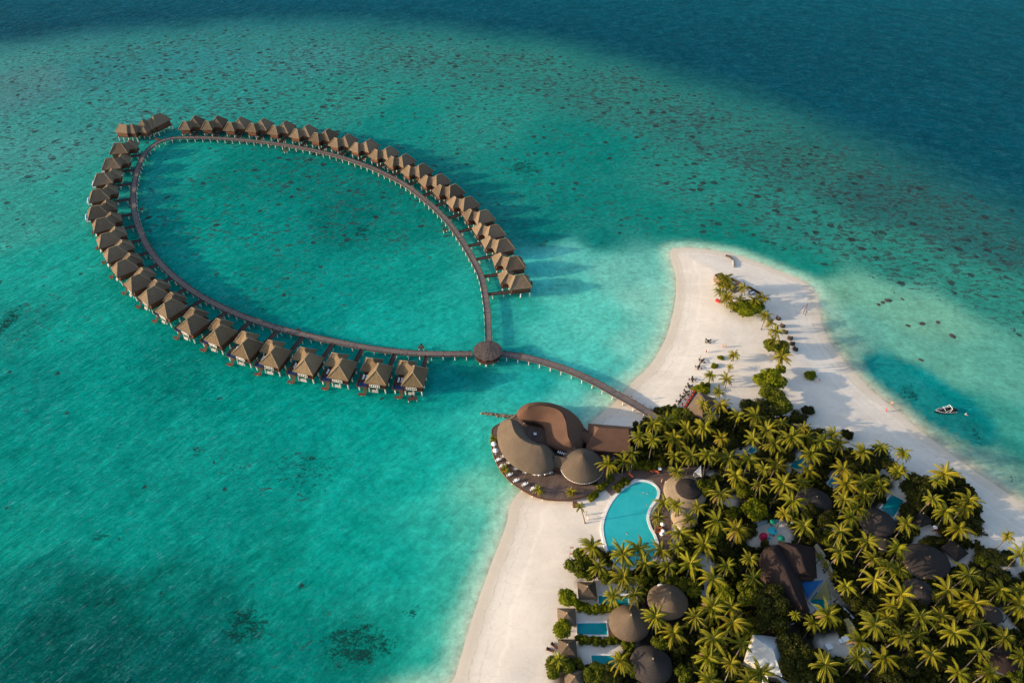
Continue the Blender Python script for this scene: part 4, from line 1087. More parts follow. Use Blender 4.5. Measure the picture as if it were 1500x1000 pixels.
bell_hut(925,900,30,7.6,'tan round thatched villa beside the middle rectangular plunge pool',group='round thatched beach villas')
bell_hut(982,868,29.5,7.4,'tan round thatched villa casting shade behind the uppermost plunge pool, white dome near its eave',group='round thatched beach villas')
bell_hut(957,964,31,6.8,'dark round thatched villa with a pale tip, beside the lowest plunge pool','thatch_shaded',group='round thatched beach villas')
bell_hut(1006,711,31,6.2,'pale tan crescent roofed spa hut with a dark inner cone beside the pool deck',crescent=True,sq=.95)
bell_hut(1004,752,19,5.2,'small tan thatched hut half hidden under palms below the crescent roofed hut','thatch_sunlit')
bell_hut(1197,727,25,5.6,'dark round thatched villa in deep shade below the narrow plunge pool','thatch_shaded',group='dark thatched villas in the grove')
bell_hut(1290,756,26,6.0,'two toned dark thatched villa below the large garden pool','thatch_shaded',group='dark thatched villas in the grove')
bell_hut(1296,790,12,4.6,'small blue grey thatched annexe right below the two toned villa','thatch_shaded')
bell_hut(1362,815,33,5.4,'broad dark oval thatched villa dappled with sun beside the small square hut','thatch_shaded',group='dark thatched villas in the grove',sq=.85)
bell_hut(1350,860,22,5.2,'dark thatched villa with one sunlit patch below the broad oval villa','thatch_shaded',group='dark thatched villas in the grove')
bell_hut(1458,894,15,5.0,'dark thatched villa by the grey sand path near the right edge','thatch_shaded',group='dark thatched villas in the grove')
bell_hut(1476,962,22,5.4,'dark reddish thatched villa in the lower right corner of the grove','shingle_shaded',group='dark thatched villas in the grove')
square_hut(1404,799,27,'dark square thatched hut on the sand beside the round hedge','thatch_shaded',R(30))
square_hut(1353,751,26,'dark square thatched hut under the leaning palm beside the dense dark tree','thatch_shaded',R(20))
# white dish by the villa roof
p=at(968,857,4.2); d=thing('white_dome','small white dome standing at the eave of the uppermost tan round villa','dome',(p[0],p[1],ground_z(p[0],p[1])))
m=MB(); m.ico((0,0,3.0),.75,2,(1.2,.8,.5)); m.build('shell',M['white'],d); m=MB(); m.tube((0,0,0),(0,0,3.0),.08,.08,6); m.build('mast',M['stone'],d)

def px_roof(px_eave,px_ridge,ze,zr,name,mat,parent,off,rows=6,p=1.0,sub=4,smooth=False,walls='wood_dark',wf=.12):
    e=[Vector(at(x,y,ze)) for x,y in px_eave]; d=[Vector(at(x,y,zr)) for x,y in px_ridge]; ee=[];dd=[];n=len(e)
    for i in range(n):
        for k in range(sub):
            f=k/sub; j=(i+1)%n; ee.append(tuple(e[i].lerp(e[j],f))); dd.append(tuple(d[i].lerp(d[j],f)))
    o=ring_roof(name,M[mat],parent,ee,dd,rows,p,.3,.02,off=off)
    if not smooth: o.data.polygons.foreach_set('use_smooth',[False]*len(o.data.polygons))
    if walls:
        m=MB()
        for a,b in zip(ee,dd):
            x=a[0]+(b[0]-a[0])*wf-off[0]; y=a[1]+(b[1]-a[1])*wf-off[1]; m.v+=[(x,y,-.3),(x,y,ze+.2-off[2])]
        n=len(ee)
        for i in range(n): j=(i+1)%n; m.f.append((2*i,2*j,2*j+1,2*i+1)); m.m.append(0)
        m.build('wall',M[walls],parent)
    c=sum((Vector(q) for q in ee),Vector())/len(ee); EXCL.append((c[0],c[1],min((Vector(q)-c).length for q in ee)+1.5))
    return o
# big dark building in the middle of the grove
c=gp(1150,850); clubh=thing('grove_hall','large dark red brown roofed hall of two swept wings beside the play yard','hall',(c[0],c[1],c[2])); OFC=Vector(c)
px_roof([(1113,812),(1122,800),(1140,797),(1160,815),(1172,840),(1178,868),(1186,898),(1168,898),(1150,884),(1128,860),(1116,836)],[(1132,806),(1132,806),(1132,806),(1147,826),(1157,850),(1165,872),(1175,890),(1175,890),(1165,872),(1157,850),(1147,826)],5.0,8.2,'roof','shingle_shaded',clubh,OFC,6,.9,3,True)
px_roof([(1140,792),(1172,797),(1194,801),(1197,846),(1160,844),(1150,830)],[(1166,802),(1166,802),(1172,812),(1180,836),(1180,836),(1172,812)],5.2,8.6,'roof','shingle_shaded',clubh,OFC,6,.9,4,True)
# white metal roofed shed
c=gp(1115,965); shed=thing('metal_roofed_shed','white ribbed metal roofed shed between palms at the bottom edge','shed',(c[0],c[1],c[2])); OFS=Vector(c)
e=[(1094,966),(1107,930),(1147,937),(1147,988)]
px_roof([(1091,966),(1103,928),(1148,934),(1146,990)],[(1107,934),(1107,934),(1132,951),(1132,951)],4.6,7.0,'roof','tin',shed,OFS,4,1.0,3,False,'plaster')
px_roof([(1116,986),(1142,990),(1156,1000),(1146,1016),(1112,1008)],[(1125,990),(1138,992),(1147,1000),(1140,1008),(1124,1006)],3.6,4.6,'lean_to_roof','tin',shed,OFS,3,1.0,3,False,'plaster')
# beach bar
c=at(1031,593,6.8); g=ground_z(c[0],c[1]); bar=thing('beach_bar','beach bar under a square tan thatch roof with a red dressed counter','bar',(c[0],c[1],g)); OFB=Vector((c[0],c[1],g))
px_roof([(1003,602),(1023.5,573.5),(1050,585),(1029,615)],[(1024,597),(1033,586),(1036,589),(1029,599)],3.6,6.6,'roof','thatch_tan',bar,OFB,7,.95,5)
a=gp(1000,604); b=gp(1018,574); d=b-a
m=MB(); m.box(tuple((a+b)/2-OFB+Vector((0,0,.55))),(d.length,.8,1.1),math.atan2(d[1],d[0])); cnt=m.build('counter',M['wood_dark'],bar)
m=MB()
for k in range(6):
    q=a.lerp(b,(k+.5)/6)-OFB; m.box((q[0],q[1],1.16),(d.length/13,.6,.14),math.atan2(d[1],d[0]))
m.build('red_runner',M['red'],cnt)
# pale plank step in front of the bar
P_stool=Proto(lambda:(lambda t:[(lambda m:(m.prism([(.22*math.cos(i*PI/5),.22*math.sin(i*PI/5)) for i in range(10)],.62,.72),m.build('seat',M['red'],t)))(MB()),(lambda m:(m.tube((0,0,0),(0,0,.64),.05,.05,6),m.build('leg',M['wood_dark'],t)))(MB())] and t)(thing('bar_stool','x','stool')))
nrm=Vector((-d[1],d[0],0)).normalized()
for k in range(7):
    q=a.lerp(b,(k+.5)/7)+nrm*1.0
    P_stool.put((q[0],q[1],ground_z(q[0],q[1])),0,('red bar stool at the grove end of the bar counter' if k==0 else 'red bar stool at the far tip end of the bar counter' if k==6 else f'red bar stool, {ORD[k+1]} from the grove end of the bar counter'),'red stools at the beach bar')

# ---- pools
def pool(name,label,pts,mat,zc=1.12,rim=.55,n=6,smooth=True,cop='coping',group=None):
    """outline given by photo pixels of the water's edge"""
    P=[Vector(at(x,y,zc)) for x,y in pts]; c=sum(P,Vector())/len(P)
    q=[(p[0]-c[0],p[1]-c[1]) for p in P]
    if smooth: q=[tuple(v) for v in smooth_closed(q,n)]
    t=thing(name,label,'swimming pool',(c[0],c[1],zc),0,group)
    k=len(q); nr=[]
    for i in range(k):
        a=Vector(q[i-1]); b=Vector(q[(i+1)%k]); e=(b-a).normalized(); nr.append(Vector((e[1],-e[0])))
    area=sum(q[i][0]*q[(i+1)%k][1]-q[(i+1)%k][0]*q[i][1] for i in range(k))
    if area<0: nr=[-x for x in nr]
    m=MB()
    for i in range(k):
        o=Vector(q[i])+nr[i]*rim
        m.v+= [(q[i][0],q[i][1],-.25),(q[i][0],q[i][1],.13),(o[0],o[1],.13),(o[0],o[1],-.5)]
    for i in range(k):
        j=(i+1)%k
        for s in range(3): m.f.append((4*i+s,4*j+s,4*j+s+1,4*i+s+1)); m.m.append(0)
    o=m.build('coping',M[cop],t)
    bm=bmesh.new(); bm.from_mesh(o.data); bmesh.ops.recalc_face_normals(bm,faces=bm.faces); bm.to_mesh(o.data); bm.free()
    m=MB(); m.v=[(x,y,0.02) for x,y in q]; m.f=[tuple(range(k)) if area>0 else tuple(range(k-1,-1,-1))]; m.m=[0]
    m.build('pool_water',M[mat],t)
    for x,y in q[::max(1,k//14)]: EXCL.append((c[0]+x*.8,c[1]+y*.8,1.6))
    EXCL.append((c[0],c[1],2.0))
    return t,q,c
main_pool,mq,mc=pool('infinity_pool','long kidney shaped turquoise swimming pool beside the white beach',[(932,706.5),(945,706),(956,710),(962.5,718),(961,729),(952,741),(947,756),(950,771),(957,784),(961,797),(959,812),(951,826),(930,831),(908,828),(894,812),(887,793),(884,772),(889,751),(900,731),(915,716)],'pool',1.2,.75,5)
# raised shallow ledge rim seen along the right side
pool('plunge_pool','rectangular plunge pool in the middle of the three by the beach pavilions',[(845.5,912.5),(888,912),(890,929.5),(845.5,928.5)],'pool_deep',1.15,.5,1,False,group='rectangular plunge pools of the beach villas')
pool('plunge_pool','uppermost rectangular plunge pool crossed by a palm crown',[(877,872),(920,872),(921,887),(877,884)],'pool_deep',1.15,.5,1,False,group='rectangular plunge pools of the beach villas')
pool('plunge_pool','lowest rectangular plunge pool, partly covered by bushes',[(866,959.5),(899,960),(902,975),(868,976)],'pool_deep',1.15,.5,1,False,group='rectangular plunge pools of the beach villas')
pool('garden_pool','slanted garden pool with a pale terrace, between palms above the narrow pool',[(1174,664),(1183,676),(1172,690),(1157,683)],'pool_deep',1.15,.6,1,False)
pool('garden_pool','narrow garden pool strip above the dark round villa',[(1224,692),(1230,705),(1219,713),(1212,709)],'pool_deep',1.15,.5,1,False)
pool('garden_pool','large square garden pool above the two toned dark villa',[(1306,724),(1324,733),(1308,758),(1290,745)],'pool_deep',1.15,.5,1,False)
pool('garden_pool','small garden pool glimpsed between palm crowns left of the slanted pool',[(1104,652),(1111,657),(1101,665),(1093,661)],'pool_deep',1.15,.4,1,False)
pool('play_pool','turquoise corner pool under the sails beside the large dark hall',[(1196,866),(1213,884),(1206,900),(1186,880)],'pool_deep',1.15,.5,1,False)
# terraces
def terrace(name,label,pts,z,mat,cat='terrace',kind=None,th=.12):
    P=[Vector(at(x,y,z)) for x,y in pts]; c=sum(P,Vector())/len(P)
    m=MB(); m.prism([(p[0]-c[0],p[1]-c[1]) for p in P],-th,0); o=m.build(name,M[mat]); o.location=(c[0],c[1],z)
    tag(o,label,cat,None,kind); return o
terrace('pool_deck','dark timber pool deck curving round the top of the kidney shaped pool',[(884,713),(900,694),(930,686),(965,681),(1012,682),(1036,690),(1030,704),(1000,708),(985,722),(980,745),(985,790),(980,815),(962,815),(966,795),(955,775),(953,757),(966,735),(969,717),(955,702),(930,700),(908,714),(895,725)],1.16,'deck_pool','deck',None,.2)
terrace('sun_terrace','tan plastered terrace below the olive sail beside the corner pool',[(1214,850),(1226,848),(1240,862),(1232,884),(1214,866)],1.12,'plaster')
terrace('villa_terrace','pale terrace beside the slanted garden pool',[(1157,683),(1174,664),(1170,660),(1150,680)],1.11,'plaster')
terrace('villa_deck','dark red deck between the middle plunge pool and the round villa',[(891,906),(905,906),(908,932),(893,931)],1.13,'wood_red','deck')
# curved garden wall by the hall
w=MB(); pts=[gp(x,y) for x,y in [(1194,801),(1202,812),(1210,826),(1219,848),(1226,852),(1234,862)]]
c=pts[2]
for p_,q_ in zip(pts,pts[1:]):
    d=q_-p_; w.box(tuple((p_+q_)/2-c+Vector((0,0,.6))),(d.length+.3,.7,1.6),math.atan2(d[1],d[0]))
o=w.build('garden_wall',M['plaster']); o.location=c; tag(o,'pale curved plaster wall beside the dark hall roof','wall')
w=MB(); pts=[gp(x,y) for x,y in [(1236,912),(1243,922),(1249,934)]]; c=pts[1]
for p_,q_ in zip(pts,pts[1:]):
    d=q_-p_; w.box(tuple((p_+q_)/2-c+Vector((0,0,1.0))),(d.length+.3,1.3,2.2),math.atan2(d[1],d[0]))
o=w.build('mossy_wall',M['plaster_olive']); o.location=c; tag(o,'thick mossy olive wall beside the grey rocks','wall')
# sails
def sail(label,pts,zs,mat,cat='shade sail'):
    P=[Vector(at(x,y,z)) for (x,y),z in zip(pts,zs)]; c=Vector((P[0][0],P[0][1],1.0))
    t=thing('shade_sail',label,cat,c); m=MB(); N=8; cen=sum(P,Vector())/3; idx={}
    for i in range(N+1):
        for j in range(N+1-i):
            a=i/N;b=j/N;g=1-a-b; q=P[0]*g+P[1]*a+P[2]*b; e=min(a,b,g); q=q.lerp(cen,.28*4*(max(a*b,max(b*g,a*g)) if e<1e-6 else 0)*.25+.0); q=q-Vector((0,0,.5*27*a*b*g*.4))
            idx[i,j]=len(m.v); m.v.append(tuple(q-c))
    for i in range(N):
        for j in range(N-i):
            m.f.append((idx[i,j],idx[i+1,j],idx[i,j+1])); m.m.append(0)
            if j<N-i-1: m.f.append((idx[i+1,j],idx[i+1,j+1],idx[i,j+1])); m.m.append(0)
    cl=m.build('cloth',M[mat],t,True)
    sl=cl.modifiers.new('thick','SOLIDIFY'); sl.thickness=.04
    for p_ in P:
        m=MB(); q=p_-c; m.tube((q[0]*1.02,q[1]*1.02,-.2),(q[0]*1.02,q[1]*1.02,q[2]+.1),.07,.07,6); m.build('mast',M['stone'],t)
    return t
sail('blue triangular shade sail over the corner pool beside the dark hall',[(1171,851),(1206,849),(1182,878)],[3.6,4.4,3.2],'blue_sail')
sail('olive triangular shade sail next to the blue sail',[(1212,848),(1219,879),(1190,877)],[4.6,3.4,3.2],'olive_sail')
sail('white triangular shade sail at the end of the pool deck',[(1027,681),(1028,699),(1017,691)],[3.4,2.6,2.4],'white_cloth')
o=terrace('round_daybed','round grey daybed under the white shade sail on the pool deck',[(1022+6*math.cos(i*PI/8),694+5*math.sin(i*PI/8)) for i in range(16)],1.5,'stone','daybed',None,.4)
# play yard toys
def umbrella(px,py,mat,label,r=1.1):
    p=gp(px,py); t=make_parasol(mat,r,'play_parasol',2.2,'black'); t.location=p; tag(t,label,'parasol'); return t
umbrella(1129,782,'teal','turquoise parasol in the middle of the play yard',1.25)
umbrella(1142,793,'green_pl','green parasol beside the dark hall in the play yard',1.0)
umbrella(1130,769,'green_pl','small green parasol at the curved edge of the play yard',.85)
t=thing('play_slide','crimson play house with a little slide in the play yard','play house',gp(1117,788)); 
m=MB(); m.box((0,0,.7),(1.6,1.3,1.4)); m.build('house',M['pink'],t); m=MB(); m.ico((0,0,1.5),1.0,2,(1,.8,.5)); m.build('roof',M['pink'],t); m=MB(); m.box((1.2,-.3,.55),(1.5,.6,.1),0,0); m.build('slide',M['teal'],t)
w=MB(); pts=[gp(x,y) for x,y in [(1103,776),(1110,770),(1118,766),(1127,763),(1137,763),(1146,764)]]; c=pts[2]
for p_,q_ in zip(pts,pts[1:]):
    d=q_-p_; w.box(tuple((p_+q_)/2-c+Vector((0,0,.25))),(d.length+.2,.45,.7),math.atan2(d[1],d[0]))
M['pale_teal']=mat_mottled('pale turquoise paint',(.25,.42,.45),(.2,.36,.4),2)
o=w.build('curved_wall',M['pale_teal']); o.location=c; tag(o,'low pale turquoise curved wall along the play yard','wall')
# rocks and yard things lower right
def rock(name,label,px,py,rx,sq,rz,mat,z=.5,seed=1,cat='rock',kind=None):
    p=gp(px,py); rnd=random.Random(seed); m=MB(); r=rx/scale_at(py,1)
    bm=bmesh.new(); bmesh.ops.create_icosphere(bm,subdivisions=3,radius=1.0)
    ph=[rnd.uniform(0,6) for _ in range(6)]
    for q in bm.verts:
        c_=q.co; k=1+.18*math.sin(3*c_.x+ph[0])*math.cos(2.5*c_.y+ph[1])+.12*math.sin(6*c_.y+ph[2]+4*c_.z)+.06*math.sin(11*c_.x+ph[3])*math.cos(9*c_.z+ph[4])
        m.v.append((c_.x*r*k*sq[0],c_.y*r*k*sq[1],max(-.4,c_.z*r*k*sq[2])))
    m.f=[tuple(q.index for q in f.verts) for f in bm.faces]; m.m=[0]*len(m.f); bm.free()
    o=m.build(name,M[mat],None,False); o.location=p; o.rotation_euler=(0,0,rz); tag(o,label,cat,None,kind); return o
rock('pale_boulder','long wrinkled pale grey boulder beside the mossy wall',1242,903,16,(.95,.45,.42),R(-60),'tarp',seed=4)
rock('pale_boulder','smaller pale grey boulder below the long wrinkled one',1252,917,9,(.9,.55,.45),R(-50),'tarp',seed=7)
rock('pale_boulder','flat pale boulder below the dark hall beside the dense tree',1158,908,11,(1,.5,.22),R(10),'tarp',seed=9)
# roof boxes / tanks in the service yard
def boxy(name,label,px,py,size,mat,rz,cat,lid=None):
    p=gp(px,py); t=thing(name,label,cat,p,rz); m=MB(); m.box((0,0,size[2]/2),size); m.build('body',M[mat],t)
    m=MB(); m.box((0,0,size[2]+.06),(size[0]*1.08,size[1]*1.08,.12)); m.build('lid',M[lid or mat],t); return t
boxy('service_box','white service box left of the other two in the yard',1212,949,(1.4,1.3,1.2),'white',.3,'service box')
boxy('service_box','larger white service box near the mossy wall',1236,938,(1.5,1.1,1.2),'white',.3,'service box')
boxy('service_box','small white service box between the two larger ones',1229,941,(.8,.8,1.0),'white',.3,'service box')
t=thing('service_truck','white flatbed service truck parked at the end of the mossy wall','truck',gp(1257,944),R(-48))
m=MB(); m.box((0,0,.75),(3.4,1.7,.25)); m.box((-.2,.8,1.05),(3.0,.08,.4)); m.box((-.2,-.8,1.05),(3.0,.08,.4)); m.build('flatbed',M['white'],t)
m=MB(); m.box((2.2,0,1.1),(1.3,1.6,1.5)); m.box((2.1,0,1.9),(1.0,1.45,.14)); m.build('cab',M['white'],t)
m=MB(); m.box((2.86,0,1.45),(.05,1.4,.5)); m.build('windscreen',M['glass'],t)
for x in(-1.1,2.1):
    for y in(-.8,.8):
        m=MB(); m.tube((x,y-.1,.4),(x,y+.1,.4),.4,.4,12); m.build('wheel',M['black'],t)

# ---- fenced hut at the sand tip
c=gp(1080,425); tipf=thing('sand_tip_enclosure','brown timber screen walls and a little pergola enclosing cabanas at the sand tip','enclosure',c)
def fence(pts,h,mat='wood_red',name='screen_wall'):
    P=[gp(x,y) for x,y in pts]; m=MB()
    for p_,q_ in zip(P,P[1:]):
        d=q_-p_; m.box(tuple((p_+q_)/2-c+Vector((0,0,h/2))),(d.length+.15,.16,h),math.atan2(d[1],d[0]))
    m.build(name,M[mat],tipf)
M['wood_tan']=mat_mottled('tan weathered boards',(.20,.135,.10),(.14,.095,.07),2,stretch=(1,1,4))
fence([(1053,421),(1045,410)],2.6,'wood_tan'); fence([(1045,410),(1056,406.5)],2.6,'wood_tan')
fence([(1071,410),(1084,417)],1.2,'wood_dark','low_screen'); fence([(1094,421),(1114,432),(1110,438)],1.1,'wood_dark','low_screen'); fence([(1084,417),(1083,424)],1.4,'wood_dark','low_screen')
m=MB(); a=gp(1075,430)-c; m.box((a[0],a[1],2.6),(4.6,4.0,.18),.5,.12); m.build('pergola_roof',M['wood_tan'],tipf)
for x,y in ((-1.9,-1.6),(1.9,-1.6),(-1.9,1.6),(1.9,1.6)):
    m=MB(); m.tube((a[0]+x,a[1]+y,0),(a[0]+x,a[1]+y,2.6),.08,.08,6); m.build('post',M['wood_dark'],tipf)
t=thing('daybed','dark daybed with white cushion inside the low screens at the sand tip','daybed',gp(1101,430),.5)
m=MB(); m.box((0,0,.25),(2.4,1.2,.4)); m.build('base',M['dark'],t); m=MB(); m.box((0,0,.52),(2.2,1.05,.14)); m.build('cushion',M['white_cloth'],t); m=MB(); m.box((0,.5,.8),(2.4,.14,.6)); m.build('backrest',M['dark'],t)
t=thing('beanbag','red beanbag lounger on the sand beside the tip palms','beanbag',gp(1052,442),-.5)
m=MB(); m.ico((0,0,.38),1.0,3,(1.35,.75,.5),0); m.build('cushion',M['red'],t,True); m=MB(); m.ico((-.7,0,.75),.6,2,(.7,1,.7)); m.build('headrest',M['red'],t,True)
# driftwood and poles
def limb(name,label,pts,r,mat,cat='driftwood'):
    P=[gp(x,y)+Vector((0,0,h)) for x,y,h in pts]; c=Vector(P[0]); c[2]=ground_z(c[0],c[1]); t=MB()
    t.path([p_-c for p_ in P],[r*(1-.4*i/len(P)) for i in range(len(P))],8)
    for i,p_ in enumerate(P[1:-1]): t.ico(tuple(p_-c),r*(1-.4*(i+1)/len(P)),1)
    o=t.build(name,M[mat]); o.location=c; tag(o,label,cat); return o
limb('driftwood_log','dark curved driftwood log at the very tip of the sand',[(1063,375,.3),(1068,376.5,.4),(1072,380,.4),(1075,384,.35)],.42,'wood_dark')
limb('washed_canoe','pale grey weathered canoe lying by the driftwood log',[(1073.5,383,.3),(1074.5,387,.35),(1074.5,392,.3)],.55,'stone','canoe')
t=thing('pole_swing','bare wooden pole swing frame standing at the lee waterline','swing',gp(1176,460))
A0=gp(1171,455)-gp(1176,460); B0=gp(1178,463)-gp(1176,460); T=Vector((.9,1.0,4.2))
m=MB(); m.tube((0,0,0),tuple(T),.1,.08,6); m.build('pole',M['wood_red'],t); m=MB(); m.tube(tuple(A0),tuple(T),.09,.07,6); m.build('brace',M['wood_red'],t); m=MB(); m.tube(tuple(B0+Vector((.6,.4,0))),tuple(T),.09,.07,6); m.build('brace',M['wood_red'],t)
m=MB(); m.tube(tuple(T*.98),(1.4,.4,.6),.02,.02,4); m.box((1.4,.4,.58),(.8,.25,.05)); m.build('swing_seat',M['wood_dark'],t)
# rock groyne by the restaurant
g=MB(); rnd=random.Random(3); c=at(735,609,0)
o=None
for i in range(95):
    f=i/94; p=at(706+f*50+rnd.uniform(-2,2),605+f*6.5+rnd.uniform(-2.2,2.2)*(.4+f),0)-c
    g.ico((p[0],p[1],rnd.uniform(-.1,.25)),rnd.uniform(.25,.55)*(.7+.5*f),2,(1,.9,.6),.16,rnd)
M['groyne']=mat_mottled('brown groyne rock',(.20,.155,.11),(.10,.08,.055),1.2,.9,bump=.8,bd=.15)
o=g.build('rock_groyne',M['groyne']); o.location=c; tag(o,'low brown groyne of reef rubble reaching into the lagoon beside the restaurant','rocks',kind='stuff')
# coral heads that break the surface on the lee side
for k,(px,py,r,lab) in enumerate([(1301,440,7,'dark coral head at the right end of the line of three'),(1293,443,5,'dark coral head in the middle of the line of three'),(1287,446,4.5,'small dark coral head at the shore end of the line of three'),(1322,438,4,'single small coral head just beyond the line of three'),
    (1330,477,5,'flat brown coral head nearest the beach of the shallow pair'),(1351,474,6,'brown coral head beside the flat one in the shallows'),(1374,472,5,'brown coral head farther out in the pale shallows'),(1395,492,7,'big brown coral head at the edge of the pale shallows'),(1349,527,5,'lone coral head just above the dark blue pool of the lagoon')]):
    p=at(px,py,0); m=MB(); rr=.8*r/scale_at(py)
    m.ico((0,0,-.05),rr,3,(1,.75,.24),.10,random.Random(k)); o=m.build('coral_head',M['coral']); o.location=(p[0],p[1],0); o.rotation_euler=(0,0,k*.7); tag(o,lab,'coral head')
# ------------------------------------------------------------------ palms, trees, undergrowth
def palm_crown(seed,n=18,L=3.8):
    rnd=random.Random(seed); m=MB()
    for i in range(n):
        az=2*PI*i*0.381966*1.0+rnd.uniform(-.42,.42); lay=i/n
        el=R(72)-R(98)*lay**.85+rnd.uniform(-.24,.24); l=L*(.80+.25*math.sin(PI*min(1,lay*1.1+.1)))*rnd.uniform(.72,1.12)
        ca,sa_=math.cos(az),math.sin(az); pts=[]; K=9; x=0;z=0; e=el; bend=rnd.uniform(-.18,.18)
        for k in range(K+1):
            a2=az+bend*(k/K)**2
            pts.append(Vector((x*math.cos(a2),x*math.sin(a2),z)))
            ds=l/K; x+=ds*math.cos(e); z+=ds*math.sin(e); e-=(.075+.10*(k/K))*(1.15-.2*lay)*1.55
        dead=lay>.86 and rnd.random()<.55
        m.slot=2 if dead else 1
        side0=Vector((-sa_,ca,0))
        for k in range(K):
            w0=.060*(1-k/K)+.018; w1=.060*(1-(k+1)/K)+.018; up=Vector((0,0,.02))
            m.add([pts[k]-side0*w0+up,pts[k]+side0*w0+up,pts[k+1]+side0*w1+up,pts[k+1]-side0*w1+up],[(0,1,2,3)])
        m.slot=2 if dead else 0
        NL=25; roll=rnd.uniform(-.35,.35)
        for j in range(NL):
            f=.10+.90*j/(NL-1); q=f*K; k=min(K-1,int(q)); p=pts[k].lerp(pts[k+1],q-k); t=(pts[k+1]-pts[k]).normalized()
            s=side0-t*side0.dot(t); s.normalize(); nrm=t.cross(s)
            if nrm[2]<0: nrm=-nrm
            ll=.70*math.sin(PI*(.16+.80*f))**.7*rnd.uniform(.85,1.12)*L/3.8
            for sg in(-1,1):
                d=(s*sg*(.62)+t*(.50+.35*f)+nrm*(.10+sg*roll*.4)-Vector((0,0,.50+.2*(1-f)))).normalized()
                b0=p-t*.062; b1=p+t*.062; mid=p+d*ll*.55; tip=p+d*ll-Vector((0,0,.16*ll))
                m.add([b0,b1,mid+t*.055,tip,mid-t*.055],[(0,1,2,4),(4,2,3)])
    return m.mesh('palm_crown',[M['palm'],M['rachis'],M['dead']])
def palm_trunk(seed):
    rnd=random.Random(seed); m=MB(); K=8; a=rnd.uniform(0,6.28); b=rnd.uniform(.02,.05)
    pts=[Vector((b*math.sin(PI*k/K)*math.cos(a)*4,b*math.sin(PI*k/K)*math.sin(a)*4,k/K)) for k in range(K+1)]
    n=7
    for k in range(K+1):
        r=.155-.065*(k/K)+(.09 if k==0 else 0)
        for i in range(n): t=2*PI*i/n; m.v.append((pts[k][0]+r*math.cos(t),pts[k][1]+r*math.sin(t),pts[k][2]))
    for k in range(K):
        for i in range(n): m.f.append((k*n+i,k*n+(i+1)%n,(k+1)*n+(i+1)%n,(k+1)*n+i)); m.m.append(0)
    return m.mesh('palm_trunk',M['trunk'],True)
def nuts(seed):
    rnd=random.Random(seed); m=MB()
    for i in range(9):
        a=rnd.uniform(0,6.28); m.ico((.28*math.cos(a),.28*math.sin(a),rnd.uniform(-.45,-.05)),.15,1)
    return m.mesh('coconut_bunch',M['nut'])
CROWNS=[palm_crown(s,n,L) for s,n,L in ((1,25,3.8),(2,22,3.9),(3,29,3.7),(4,20,3.9),(5,27,4.0),(6,18,3.7))]
TRUNKS=[palm_trunk(s) for s in (1,2,3)]; NUTS=[nuts(s) for s in (1,2)]
prnd=random.Random(77)
def new_obj(name,data,parent): 
    o=bpy.data.objects.new(name,data); COL.objects.link(o); o.parent=parent; return o
PALMS=[]
def palm(px,py,h=None,s=1.0,base=None,crown=None):
    h=h if h is not None else prnd.uniform(9.5,12.0)
    c=at(px,py,1.0+h)
    if base: b=gp(*base)
    else:
        a=prnd.uniform(0,6.28); l=prnd.uniform(.1,.11*h); b=Vector((c[0]+l*math.cos(a),c[1]+l*math.sin(a),0)); b[2]=ground_z(b[0],b[1])
    t=thing('coconut_palm','x','palm',b,0)
    v=c-b; L=v.length
    tr=new_obj('trunk',TRUNKS[prnd.randrange(3)],t); q=v.to_track_quat('Z','Y'); tr.rotation_euler=q.to_euler(); k=.75+.25*s; tr.scale=(k,k,L)
    i=prnd.randrange(6) if crown is None else crown
    cr=new_obj('crown',CROWNS[i],t); cr.location=v; cr.rotation_euler=(prnd.uniform(-.24,.24),prnd.uniform(-.24,.24),prnd.uniform(0,6.28)); f=s*prnd.uniform(.76,1.22); cr.scale=(f,f,f*prnd.uniform(.92,1.08))
    if h>6 and prnd.random()<.6:
        nu=new_obj('coconut_bunch',NUTS[prnd.randrange(2)],t); nu.location=v; nu.rotation_euler=(0,0,prnd.uniform(0,6)); nu.scale=(s,s,s)
    PALMS.append((t,px,py,h,s)); EXCL.append((b[0],b[1],.8)); return t
